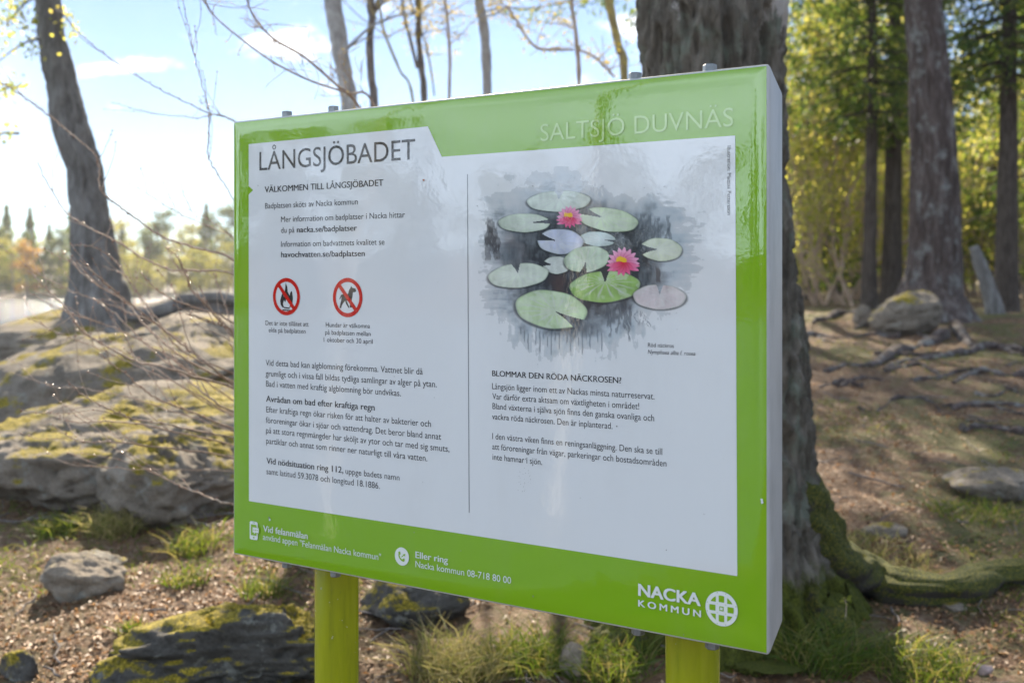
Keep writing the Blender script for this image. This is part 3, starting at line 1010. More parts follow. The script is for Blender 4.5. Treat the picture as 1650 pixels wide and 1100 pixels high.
def leaf_mat(name, stops, trans, amount=.5, spec=.3):
    """thin leaf: reflects and lets light through; each leaf has its own tint"""
    m, t, p = material(name)
    a = t.attr('tint')
    col = t.ramp(a, stops)
    t.put(p.inputs['Base Color'], col)
    p.inputs['Roughness'].default_value = .55
    p.inputs['Specular IOR Level'].default_value = spec
    tr = t.new('ShaderNodeBsdfTranslucent')
    tc = t.ramp(a, trans)
    t.put(tr.inputs['Color'], tc)
    mx = t.new('ShaderNodeMixShader')
    mx.inputs[0].default_value = amount
    out = m.node_tree.nodes['Material Output']
    m.node_tree.links.new(p.outputs[0], mx.inputs[1])
    m.node_tree.links.new(tr.outputs[0], mx.inputs[2])
    m.node_tree.links.new(mx.outputs[0], out.inputs['Surface'])
    return m

M_SPRUCE = leaf_mat('spruce_needles', [(0, (.022, .050, .012)), (.6, (.045, .085, .018)), (1, (.09, .12, .025))],
                    [(0, (.07, .15, .025)), (.6, (.25, .33, .05)), (1, (.55, .54, .10))], .5)
M_SPRING = leaf_mat('young_leaves', [(0, (.07, .11, .012)), (.5, (.16, .18, .02)), (1, (.28, .24, .03))],
                    [(0, (.28, .38, .04)), (.5, (.58, .57, .10)), (1, (.85, .72, .18))], .65)
M_BUD = leaf_mat('yellow_buds', [(0, (.20, .16, .03)), (1, (.34, .26, .05))], [(0, (.50, .40, .06)), (1, (.75, .55, .10))], .5)
M_PINE_N = leaf_mat('pine_needles', [(0, (.03, .06, .02)), (1, (.09, .12, .035))], [(0, (.08, .14, .03)), (1, (.28, .30, .06))], .4)
M_TWIG = bark('twig_bark', (.20, .13, .09), (.40, .29, .215), (.60, .50, .40), scale=40, stretch=.2, bump=.2)
M_GREYBARK = bark('grey_branch_bark', (.06, .05, .045), (.15, .13, .12), (.30, .27, .25), scale=30, stretch=.3, bump=.4)
M_PINE = bark('pine_bark', (.028, .021, .019), (.078, .058, .052), (.20, .172, .16), stretch=.16, scale=13, bump=1.0, lichen=(.22, .225, .215))
M_SPRUCEBARK = bark('spruce_bark', (.025, .020, .016), (.07, .055, .045), (.13, .11, .095), scale=22)
M_OLDBIRCH = bark('old_birch_bark', (.036, .030, .024), (.115, .099, .080), (.24, .212, .178), patch=(.46, .42, .39), patch_scale=2.4, patch_lo=.61, patch_hi=.68, lichen=(.17, .19, .15), moss=.50, gate=True, scale=15, bump=1.0)
M_ALDER = bark('alder_bark', (.060, .055, .050), (.17, .16, .15), (.30, .29, .28), patch=(.40, .40, .41), patch_scale=2.2, patch_lo=.62, patch_hi=.72, scale=15)
M_BIRCH = bark('pale_birch_bark', (.16, .14, .13), (.34, .32, .30), (.52, .50, .48), patch=(.035, .03, .028), patch_scale=6, patch_lo=.60, patch_hi=.68, stretch=.6, scale=14, bump=.5)
M_SUNBIRCH = bark('bright_birch_bark', (.62, .60, .54), (.80, .78, .73), (.88, .87, .84), patch=(.05, .045, .04), patch_scale=5, patch_lo=.66, patch_hi=.72, stretch=1.5, scale=9, bump=.3)
M_YELLOWBARK = bark('yellow_sunlit_bark', (.14, .11, .06), (.30, .24, .10), (.52, .40, .10), scale=25, stretch=.5, bump=.4)  # warm sunlight on the stems is painted into this bark colour

def rock_mat(name, base=(.17, .165, .155), moss_amt=.5, warm=0.0, scale=1.0):
    m, t, p = material(name)
    c = t.coord()
    g = t.new('ShaderNodeNewGeometry')
    nz = t.sep(g.outputs['Normal'])[2]
    a = t.noise(c, 5 * scale, 8, .68)
    f = t.noise(c, 60 * scale, 4, .7)
    b = tuple(base)
    col = t.ramp(t.math('ADD', t.math('MULTIPLY', a, .6), t.math('MULTIPLY', f, .4)),
                 [(.30, tuple(x * .35 for x in b)), (.48, b), (.62, tuple(min(1, x * 1.5) for x in b)), (.75, (.26 + warm, .25 + warm * .6, .22))])
    li = t.noise(t.mapping(c, (1, 1, 1), (4, 4, 4)), 9 * scale, 6, .7)
    col = t.mix(t.math('MULTIPLY', t.step(li, .58, .64), .5), col, (.23, .235, .21))
    mm = t.math('ADD', t.noise(t.mapping(c, (1, 1, 1), (1, 2, 8)), 3.2 * scale, 7, .7), t.math('MULTIPLY', nz, .16))
    lo = .80 - moss_amt * .32
    mc = t.ramp(t.noise(c, 90 * scale, 4, .7), [(.28, (.02, .022, .005)), (.5, (.17, .135, .014)), (.72, (.50, .36, .035))])
    col = t.mix(t.step(mm, lo, lo + .07), col, mc)
    t.put(p.inputs['Base Color'], col)
    p.inputs['Roughness'].default_value = .88
    p.inputs['Specular IOR Level'].default_value = .25
    t.put(p.inputs['Normal'], t.bump(t.math('ADD', a, t.math('MULTIPLY', f, .3)), .7, .04))
    return m
M_ROCK = rock_mat('grey_granite', (.150, .126, .100), moss_amt=.48)
M_ROCKMOSS = rock_mat('mossy_granite', (.060, .056, .050), moss_amt=.78)
M_ROCKPALE = rock_mat('pale_granite', (.190, .158, .122), moss_amt=.42, warm=.06)

def rock_mesh(name, mat, loc, size, seed, cuts=9, rz=0.0, detail=72, rough=.10, tilt=(0, 0)):
    rng = np.random.default_rng(seed)
    n, k = detail, detail // 2
    th = np.linspace(0, 2 * np.pi, n, endpoint=False)
    ph = np.linspace(0.0, np.pi, k)
    T, Pp = np.meshgrid(th, ph, indexing='ij')
    V = np.stack([np.cos(T) * np.sin(Pp), np.sin(T) * np.sin(Pp), np.cos(Pp)], -1).reshape(-1, 3)
    for _ in range(cuts):
        d = rng.normal(size=3)
        d[2] *= .8
        d /= np.linalg.norm(d)
        o = rng.uniform(.55, .92)
        h = V @ d - o
        V = V - np.maximum(h, 0)[:, None] * d * .92
    s = seed * 3.7
    sz = np.array(size)
    Wc = V * sz                       # metres, so that grain and cracks keep their scale
    crack = np.abs(fbm(Wc[:, 0] * 1.6 + s, Wc[:, 1] * 1.6, Wc[:, 2] * 4.2, 3, seed + 9))
    crack = np.exp(-(crack / .045) ** 2) * .030
    strata = fbm(Wc[:, 0] * 1.1 + s, Wc[:, 1] * 1.1, Wc[:, 2] * 9, 3, seed + 4)
    grain = fbm(Wc[:, 0] * 22 + s, Wc[:, 1] * 22, Wc[:, 2] * 22, 4, seed + 2)
    dn = fbm(V[:, 0] * 1.7 + s, V[:, 1] * 1.7, V[:, 2] * 1.7, 3, seed)
    df = fbm(V[:, 0] * 6 + s, V[:, 1] * 6, V[:, 2] * 9, 4, seed + 1)
    V = V * (1 + rough * dn + rough * .5 * df)[:, None]
    V = V * sz * .5
    rad_ = np.linalg.norm(V, axis=1)[:, None] + 1e-9
    k_ = min(1.0, max(size) / .9)
    V = V * (1 + ((.012 * strata + .009 * grain - crack) * k_)[:, None] / rad_)
    i, j = np.meshgrid(np.arange(n), np.arange(k - 1), indexing='ij')
    i2 = (i + 1) % n
    f = np.stack([i * k + j, i * k + j + 1, i2 * k + j + 1, i2 * k + j], -1).reshape(-1, 4)
    mb = MB()
    mb.add(V, f)
    o = mb.build(name, mat)
    o.location = loc
    o.rotation_euler = (tilt[0], tilt[1], rz)
    return o

# ------------------------------------------------------------------ rocks
def rocks():
    def at(px, py, lift=0.0):
        g = ground_hit(px, py)
        g[2] += lift
        return g
    def R(name, label, cat, px, py, w, d, h, seed, mat, rz=0, lift=.25, cuts=9, rough=.10, detail=72, tilt=(0, 0), Z=None):
        g = at(px, py)
        if Z: g = np.array([(px - 825) / F * Z, Z, float(tz((px - 825) / F * Z, Z))])
        o = rock_mesh(name, mat, (g[0], g[1] + d * .3, g[2] + h * lift), (w, d, h), seed, cuts, rz, detail, rough, tilt)
        tag(o, label, cat)
        return o
    R('boulder', 'large grey bedrock boulder with pale sunlit top beside the left edge of the board', 'rock', 262, 838, .78, .9, .58, 3, M_ROCK, .2, .26, 10, .10, 120, tilt=(.22, .05))
    R('rock_ledge', 'dark cracked granite ledge low at the far left under the sloping slab', 'rock', 95, 815, 1.3, 1.1, .66, 8, M_ROCK, .1, .22, 12, .12, 130, tilt=(.24, 0))
    R('rock_slab', 'long sloping grey granite slab below the leaning trunk', 'rock', 120, 700, 2.5, 2.0, .95, 12, M_ROCK, -.15, .10, 9, .09, 150, tilt=(.26, -.06))
    R('rock_slab', 'smooth pale granite slab streaked with yellow moss behind the bare twigs', 'rock', 270, 650, 2.4, 2.0, .75, 21, M_ROCKPALE, .1, .14, 8, .08, 150, tilt=(.24, .04))
    R('rock_slab', 'flat topmost granite slab running level under the tree roots', 'rock', 170, 565, 3.4, 1.8, .55, 33, M_ROCKPALE, .05, .10, 8, .07, 150, tilt=(.14, 0))
    R('rock_ledge', 'low granite shoulder joining the grey boulder to the slabs above it', 'rock', 215, 765, 1.9, 1.3, .62, 51, M_ROCK, .0, .12, 10, .10, 140, tilt=(.26, .03))
    R('shore_rock', 'rounded rock rising against the lake left of the leaning trunk', 'rock', 85, 512, 1.5, 1.2, .42, 40, M_ROCK, 0, .25, 8, .08, 90)
    R('stone', 'tan angular stone lying alone on the sunlit litter at lower left', 'rock', 128, 962, .40, .30, .24, 14, M_ROCKPALE, .3, .22, 12, .12, 80)
    R('stone', 'small dark stone in the bottom left corner', 'rock', 24, 1096, .15, .14, .13, 15, M_ROCKMOSS, .3, .25, 10, .10, 60)
    R('mossy_rock', 'dark overhanging rock capped with yellow moss left of the left post', 'rock', 385, 1125, 1.0, .55, .34, 17, M_ROCKMOSS, -.08, .30, 12, .13, 130, tilt=(-.15, -.10))
    R('mossy_rock', 'broken mossy rock below the left end of the dark overhanging rock', 'rock', 240, 1120, .46, .34, .20, 18, M_ROCKMOSS, .4, .25, 10, .14, 90)
    R('mossy_rock', 'dark mossy rock in shade just right of the left post', 'rock', 655, 1005, .50, .4, .24, 19, M_ROCKMOSS, .2, .25, 10, .10, 80)
    R('stone', 'pale grey stone standing in grass below the middle of the board', 'rock', 925, 1095, .10, .10, .16, 22, M_ROCKPALE, .2, .28, 9, .08, 60)
    R('stone', 'flat lichen covered rock at the right edge of the shaded ground', 'rock', 1612, 806, .52, .42, .26, 24, M_ROCK, .1, .25, 10, .08, 90)
    R('boulder', 'rounded grey boulder leaning against the foot of the big pine', 'rock', 1480, 537, .86, .7, .50, 25, M_ROCK, .1, .33, 7, .07, 90, tilt=(0, -.18))
    R('stone', 'low grey stone half buried in thin grass in front of the shaded path', 'rock', 1440, 865, .26, .2, .08, 26, M_ROCK, .1, .2, 9, .08, 60)
    R('stone', 'small pointed grey stone left of the pine boulder', 'rock', 1394, 527, .26, .2, .30, 27, M_ROCK, .1, .3, 10, .08, 50)
    R('stone', 'flat grey stone beside the small pink pebble at lower right', 'rock', 1540, 985, .16, .12, .05, 28, M_ROCK, .6, .25, 9, .08, 50)
    R('stone', 'small pinkish stone at the lower right edge of the ground', 'rock', 1588, 1088, .07, .055, .05, 29, plain('pink_stone', (.30, .22, .20), .8, .3, 25), .1, .3, 8, .08, 40)
    R('stone', 'brown boulder top showing behind the sapling roots far right', 'rock', 1640, 945, .20, .16, .10, 30, M_ROCKMOSS, .2, .3, 9, .08, 50)
rocks()

# ------------------------------------------------------------------ trees
def rag(f, amp, seed, stretch=.25, ridged=True):
    def d(V, dirs, r, th):
        x, y, z = V[..., 0], V[..., 1], V[..., 2]
        q = dirs * 1.0
        a = fbm(q[..., 0] * r * f + 11.3, q[..., 1] * r * f + 5.1, z * f * stretch, 4, seed, .55)
        if ridged: a = .5 - np.abs(a) * 1.6
        lump = fbm(q[..., 0] * 1.2, q[..., 1] * 1.2, z * 1.3, 2, seed + 5) * .6
        return amp * (a + lump)
    return d

def px_path(rows, Z, dz=None):
    """rows (px, py, width px) -> points and radii at distance Z"""
    out = []
    for k, r in enumerate(rows):
        zz = Z if dz is None else Z + dz[k]
        p = P3(r[0], r[1], zz)
        out.append([*p, r[2] / F * zz * .5])
    return np.array(out)

def grow(rng, start, dirn, length, rad, level, out, spread=.6, up=.15, seg=8, kids=4, wob=.18, taper=.25):
    """bare branching; out gets (level, points, radii)"""
    p = np.array(start, float)
    d = np.array(dirn, float)
    d /= np.linalg.norm(d)
    pts = [p.copy()]
    for k in range(seg):
        d = d + rng.normal(size=3) * wob + np.array([0, 0, up * .3])
        d /= np.linalg.norm(d)
        p = p + d * length / seg
        pts.append(p.copy())
    pts = np.array(pts)
    rr = rad * np.linspace(1, taper, len(pts))
    out.append((level, pts, rr))
    if level > 0:
        for k in range(kids):
            i = rng.integers(1, len(pts) - 1)
            q = pts[i + 1] - pts[i]
            q /= np.linalg.norm(q)
            side = np.cross(q, rng.normal(size=3))
            side /= np.linalg.norm(side)
            nd = q * (1 - spread * .5) + side * spread + np.array([0, 0, up])
            grow(rng, pts[i], nd, length * rng.uniform(.4, .65), rr[i] * .62, level - 1, out, spread, up, max(4, seg - 2), kids, wob, taper)

def along(paths, n, rng, levels=(0,)):
    """n random points and tangents on the given branches"""
    sel = [(p, r) for l, p, r in paths if l in levels]
    L = np.array([len(p) for p, r in sel], float)
    pick = rng.choice(len(sel), n, p=L / L.sum())
    C, D = [], []
    for k in pick:
        p = sel[k][0]
        t = rng.uniform(.1, 1) * (len(p) - 1.001)
        i = int(t)
        C.append(p[i] + (p[i + 1] - p[i]) * (t - i))
        D.append(p[i + 1] - p[i])
    return np.array(C), np.array(D)

def local(o, arr):
    return np.asarray(arr) - np.array(o.location)[None, :]

def old_birch():
    rows = [(1168, 1010, 380), (1163, 960, 364), (1158, 900, 352), (1154, 820, 340), (1152, 700, 322), (1150, 560, 298), (1147, 430, 262), (1145, 330, 240), (1144, 250, 232), (1144, 110, 228), (1143, -20, 232)]
    Zc = 4.75
    a = px_path(rows, Zc)
    a[:, 3] *= .94
    base = a[0][:3].copy()
    base[2] = tz(base[0], base[1]) - .05
    # carries on above the picture
    up = [[a[-1][0] + .02 * k, Zc + .02 * k, a[-1][2] + .9 * k, .29 - .018 * k] for k in range(1, 9)]
    a = np.vstack([[[*base, a[0][3] * 1.12]], a, up])
    o = thing('old_birch', 'thick old birch with furrowed mossy bark standing right behind the board', 'tree', base)
    P = spline(a, 460)
    d0 = rag(15, .046, 3, .24)
    def disp(V, dirs, r, th):
        h = np.clip((V[..., 2] - base[2]) / .75, 0, 1)
        flare = (1 - h) ** 2.2
        lobes = .5 + .5 * np.cos(th[None, :] * 4 + 1.0) + .3 * np.cos(th[None, :] * 7 + 2)
        seam = np.exp(-((th[None, :] - 4.75) / .10) ** 2) * np.clip((V[..., 2] - 1.2) / .7, 0, 1) * .07
        return d0(V, dirs, r, th) + flare * lobes * .11 - seam
    mb = MB()
    tube(mb, local(o, P[:, :3]), P[:, 3], 220, lambda V, dirs, r, th: disp(V + np.array(base), dirs, r, th))
    mb.build('trunk', M_OLDBIRCH, o)
    # mossy surface roots
    m, t, p = material('mossy_root_bark')
    c = t.coord()
    n = t.noise(c, 9, 7, .7)
    f = t.noise(c, 130, 3, .7)
    nz = t.sep(t.new('ShaderNodeNewGeometry').outputs['Normal'])[2]
    k = t.math('ADD', n, t.math('MULTIPLY', nz, .25))
    mc = t.ramp(f, [(.25, (.012, .018, .003)), (.5, (.06, .07, .008)), (.72, (.30, .26, .02))])
    t.put(p.inputs['Base Color'], t.mix(t.step(k, .36, .5), (.055, .045, .035), mc))
    p.inputs['Roughness'].default_value = .95
    t.put(p.inputs['Normal'], t.bump(t.math('ADD', f, n), .9, .03))
    def root(pts, seed):
        q = []
        for px, py, w, Z in pts:
            if Z is None:                # lies on the ground
                x, Z, z = ground_hit(px, py + w * .35)
                z += w / F * Z * .22
            else:
                x = (px - 825) / F * Z
                z = EYE - (py - HY) / F * Z
            q.append([x, Z, z, w / F * Z * .5])
        q = spline(q, 90)
        mb = MB()
        tube(mb, local(o, q[:, :3]), q[:, 3], 60, rag(11, .030, seed, 1.0, False))
        mb.build('root', m, o)
    root([(1235, 760, 110, 4.72), (1275, 815, 120, 4.70), (1325, 885, 104, 4.70), (1390, 925, 76, None), (1450, 945, 62, None), (1530, 950, 58, None), (1590, 930, 54, None), (1650, 925, 46, None), (1740, 940, 26, None)], 5)
    root([(1240, 900, 100, 4.6), (1300, 975, 84, 4.52), (1350, 1020, 62, 4.48), (1390, 1055, 40, 4.45), (1420, 1100, 24, 4.4)], 6)
    root([(1090, 900, 110, 4.6), (1040, 985, 90, 4.5), (985, 1040, 60, 4.45), (930, 1100, 30, 4.4)], 7)
    # limbs and twigs above the picture
    rng = np.random.default_rng(12)
    paths = []
    top = a[-1][:3]
    for k in range(7):
        s = a[-6 + k % 6][:3]
        ang = rng.uniform(0, 6.28)
        grow(rng, s, (math.cos(ang), math.sin(ang), .7), 3.6, .08, 2, paths, kids=5, up=.1)
    mb = MB()
    for l, q, r in paths: tube(mb, local(o, q), np.maximum(r, .004), 5, cap=False)
    mb.build('branches', M_GREYBARK, o)
    C, D = along(paths, 4200, rng)
    C = C + rng.normal(size=C.shape) * .07
    mb = MB()
    cards(mb, local(o, C), rng.uniform(.025, .05, len(C)), .028, rng)
    mb.build('leaves', M_SPRING, o)
    # the small yellow sprig at its foot
    g = P3(1362, 985, 4.35)
    s = thing('yellow_sprig', 'tiny sprig with bright yellow-green leaves at the foot of the mossy birch root', 'plant', g)
    mb = MB()
    tube(mb, spline([(0, 0, -.03), (.004, 0, .02), (.0, .004, .045)], 8), np.full(8, .0016), 5)
    mb.build('stem', M_TWIG, s)
    mb = MB()
    C = np.array([(-.012, 0, .040), (.012, .002, .046), (.004, 0, .030), (-.004, 0, .053), (.016, 0, .056), (.02, .0, .040)])
    cards(mb, C, .022, .015, rng, flat=.5)
    mb.build('leaves', M_SPRING, s)
old_birch()

def pine():
    Z = 13.6
    rows = [(1498, 500, 150), (1500, 478, 108), (1503, 455, 92), (1506, 420, 84), (1507, 360, 78), (1506, 300, 74), (1502, 200, 68), (1495, 100, 62), (1487, 0, 57)]
    a = px_path(rows, Z)
    base = a[0][:3].copy()
    base[2] = tz(base[0], base[1]) - .06
    a[0][2] = base[2]
    d = a[-1] - a[-3]
    up = [a[-1] + d * k * 1.4 + np.array([0, 0, 0, -d[3] * k * 1.4 - .012 * k]) for k in range(1, 9)]
    a = np.vstack([a, up])
    o = thing('pine_tree', 'tall pine with plated grey-brown trunk rising behind the rounded boulder', 'tree', base)
    P = spline(a, 260)
    d0 = rag(16, .022, 9, .20)
    def disp(V, dirs, r, th):
        h = np.clip(V[..., 2] / .45, 0, 1)
        return d0(V, dirs, r, th) + (1 - h) ** 2 * (.5 + .5 * np.cos(th[None, :] * 5 + .4)) * .12
    mb = MB()
    tube(mb, local(o, P[:, :3]), P[:, 3], 120, disp)
    mb.build('trunk', M_PINE, o)
    # roots creeping over the ground
    def root(pts, w0, w1, seed):
        q = []
        m = len(pts)
        for k, (px, py) in enumerate(pts):
            g = ground_hit(px, py)
            w = w0 + (w1 - w0) * k / (m - 1)
            q.append([g[0], g[1], g[2] + w * .25, w * .5])
        q = spline(q, 60)
        q[:, 3] *= .72 * (1 + .35 * fbm(np.linspace(0, 9, 60), seed * 3.1, 0, 2, seed))
        q[:, 2] = tz(q[:, 0], q[:, 1]) + q[:, 3] * (.25 + .8 * fbm(np.linspace(0, 4, 60), seed * 1.7, 0, 2, seed + 3))
        mb = MB()
        tube(mb, local(o, q[:, :3]), q[:, 3], 14, rag(14, .012, seed, 1.0, False))
        mb.build('root', M_PINE, o)
    root([(1500, 515), (1440, 522), (1390, 505), (1345, 512), (1310, 522)], .20, .06, 1)
    root([(1520, 545), (1480, 560), (1440, 570), (1400, 590), (1365, 588), (1330, 600)], .15, .05, 2)
    root([(1540, 535), (1570, 560), (1610, 562), (1660, 575)], .14, .07, 3)
    root([(1650, 568), (1600, 560), (1540, 572), (1490, 580), (1450, 585), (1425, 600)], .12, .06, 4)
    root([(1665, 604), (1625, 606), (1590, 600), (1555, 606), (1535, 618)], .14, .05, 5)
    root([(1670, 655), (1620, 652), (1560, 650), (1520, 656)], .09, .03, 6)
    root([(1550, 695), (1590, 690), (1650, 700)], .05, .08, 7)
    root([(1320, 625), (1350, 618), (1390, 625)], .05, .08, 8)
    root([(1300, 540), (1350, 545), (1400, 540), (1450, 545)], .05, .09, 9)
    rr_ = np.random.default_rng(70)
    for k in range(16):                 # finer roots that surface and sink again
        px, py = rr_.uniform(1310, 1640), rr_.uniform(530, 690)
        dx = rr_.uniform(25, 70)
        root([(px, py), (px + dx, py + rr_.normal() * 9), (px + 2 * dx, py + rr_.normal() * 14)], rr_.uniform(.03, .06), .02, 20 + k)
    rng = np.random.default_rng(77)
    paths = []
    for k in range(16):
        i = rng.integers(len(a) - 6, len(a))
        ang = rng.uniform(0, 6.28)
        grow(rng, a[i][:3], (math.cos(ang), math.sin(ang), .35), 2.6, .05, 1, paths, kids=6, up=.1)
    mb = MB()
    for l, q, r in paths: tube(mb, local(o, q), np.maximum(r, .006), 5, cap=False)
    mb.build('branches', M_PINE, o)
    C, D = along(paths, 9000, rng)
    C = C + rng.normal(size=C.shape) * .16
    mb = MB()
    cards(mb, local(o, C), rng.uniform(.08, .16, len(C)), .035, rng)
    mb.build('needles', M_PINE_N, o)
pine()

def leaning_alder():
    Z = 10.0
    rows = [(160, 500, 118), (158, 478, 98), (154, 450, 84), (152, 420, 76), (148, 380, 68), (143, 340, 61), (139, 300, 54), (137, 270, 51), (128, 245, 51), (114, 200, 54), (100, 140, 50), (91, 100, 49), (82, 60, 43), (77, 0, 41)]
    a = px_path(rows, Z)
    base = a[0][:3].copy()
    base[2] = tz(base[0], base[1]) - .1
    a[0][2] = base[2]
    d = a[-1] - a[-3]
    up = [a[-1] + d * k * .9 + np.array([.01 * k * k, 0, 0, -.005 * k - d[3] * .9 * k]) for k in range(1, 9)]
    a = np.vstack([a, up])
    o = thing('leaning_tree', 'dark leaning lakeside trunk with a flared foot on the granite slab', 'tree', base)
    P = spline(a, 240)
    d0 = rag(15, .018, 19, .25)
    def disp(V, dirs, r, th):
        h = np.clip(V[..., 2] / .5, 0, 1)
        return d0(V, dirs, r, th) + (1 - h) ** 2 * (.5 + .5 * np.cos(th[None, :] * 3 + .2)) * .05
    mb = MB()
    tube(mb, local(o, P[:, :3]), P[:, 3], 90, disp)
    mb.build('trunk', M_ALDER, o)
    def root(pts, w0, w1, seed):
        q = []
        for k, (x, y) in enumerate(pts):
            w = w0 + (w1 - w0) * k / (len(pts) - 1)
            q.append([x, y, float(tz(x, y)) + w * .25, w * .5])
        q = spline(q, 50)
        q[:, 2] = np.maximum(tz(q[:, 0], q[:, 1]) + q[:, 3] * .3, q[:, 2])
        mb = MB()
        tube(mb, local(o, q[:, :3]), q[:, 3], 14, rag(12, .015, seed, 1.0, False))
        mb.build('root', M_ALDER, o)
    bx, by = base[0], base[1]
    root([(bx, by), (bx - .3, by - .3), (bx - .7, by - .35), (bx - 1.1, by - .6)], .24, .08, 1)
    root([(bx + .1, by), (bx + .5, by - .15), (bx + 1.0, by - .1), (bx + 1.5, by - .3), (bx + 2.0, by - .25)], .17, .08, 2)
    root([(bx + .1, by - .1), (bx + .4, by - .45), (bx + .9, by - .6), (bx + 1.4, by - .95)], .20, .08, 3)
    rng = np.random.default_rng(5)
    paths = []
    for k in range(9):
        i = len(a) - 7 + k % 7
        ang = rng.uniform(0, 6.28)
        grow(rng, a[i][:3], (math.cos(ang), math.sin(ang), .4), 2.6, .05, 2, paths, kids=5, up=.08)
    # low sprays that hang into the picture's left edge
    for s, e in (((77, -10), (10, 40)), ((82, 60), (-10, 105)), ((60, -60), (-20, 10)), ((80, 20), (120, 45)), ((40, 140), (-30, 170)), ((30, 215), (-30, 240))):
        p0, p1 = P3(*s, Z), P3(*e, Z - .5)
        q = spline([p0, (p0 + p1) / 2 + np.array([0, 0, .06]), p1], 10)
        paths.append((0, q, np.linspace(.014, .004, 10)))
    mb = MB()
    for l, q, r in paths: tube(mb, local(o, q), np.maximum(r, .004), 5, cap=False)
    mb.build('branches', M_GREYBARK, o)
    C, D = along(paths, 2600, rng)
    C = C + rng.normal(size=C.shape) * .05
    q = np.vstack([P3(x, y, Z - .4)[None] + rng.normal(size=(24, 3)) * .06 for x, y in ((12, 8), (22, 2), (28, 32), (8, 26), (50, 32), (6, 146), (14, 140), (2, 218), (55, 80), (112, 52), (5, 60))])
    mb = MB()
    C = np.vstack([C, q])
    cards(mb, local(o, C), rng.uniform(.03, .06, len(C)), .032, rng)
    mb.build('leaves', M_SPRING, o)
leaning_alder()

def thin_tree(name, label, rows, Z, mat, seed, crown=5.0, leaves=1800, limbs=9, leafmat=None, extra=(), parts_low=3):
    rng = np.random.default_rng(seed)
    a = px_path(rows, Z)
    d = a[-1] - a[0]                        # rows run upwards
    # down to the ground behind the board
    gx, gy = a[0][0] - d[0] * .5, Z
    gz = float(tz(gx, gy)) - .05
    low = np.array([gx, gy, gz, a[0][3] * 1.25])
    mid = (low + a[0]) / 2
    dz = d / max(d[2], .2)
    top = [a[-1] + np.array([dz[0] * h * .8 + .05 * math.sin(h * 1.3 + seed), .05 * math.cos(h + seed), h, -a[-1][3] * min(.92, h / crown)]) for h in np.linspace(.6, crown, 7)]
    a = np.vstack([[low, mid], a, top])
    o = thing(name, label, 'tree', low[:3])
    P = spline(a, 110)
    mb = MB()
    tube(mb, local(o, P[:, :3]), np.maximum(P[:, 3], .003), 22, rag(22, min(.012, a[3][3] * .16), seed, .5, False))
    mb.build('trunk', mat, o)
    paths = []
    for k in range(limbs):
        i = rng.integers(45, 105)
        ang = rng.uniform(0, 6.28)
        grow(rng, P[i, :3], (math.cos(ang), math.sin(ang), .8), rng.uniform(.8, 1.6), max(.006, P[i, 3] * .35), 1, paths, kids=5, up=.12, wob=.14)
    for k in range(parts_low):
        i = rng.integers(32, 52)
        ang = rng.uniform(0, 6.28)
        grow(rng, P[i, :3], (math.cos(ang), math.sin(ang) * .5, .5), rng.uniform(.5, 1.0), max(.005, P[i, 3] * .22), 1, paths, kids=5, up=.10, wob=.14)
    for ex in extra:
        q = px_path(ex, Z - .1)
        q = spline(q, 24)
        paths.append((0, q[:, :3], q[:, 3]))
        for k in range(6):
            i = rng.integers(6, 23)
            grow(rng, q[i, :3], (rng.normal(), rng.normal() * .4, .6), .30, .004, 0, paths, seg=5)
    mb = MB()
    for l, q, r in paths: tube(mb, local(o, q), np.maximum(r, .0022), 5, cap=False)
    mb.build('branches', mat, o)
    C, D = along(paths, leaves, rng)
    C = C + rng.normal(size=C.shape) * .03
    mb = MB()
    cards(mb, local(o, C), rng.uniform(.015, .038, len(C)), .018, rng)
    mb.build('leaves', leafmat or M_BUD, o)
    return o

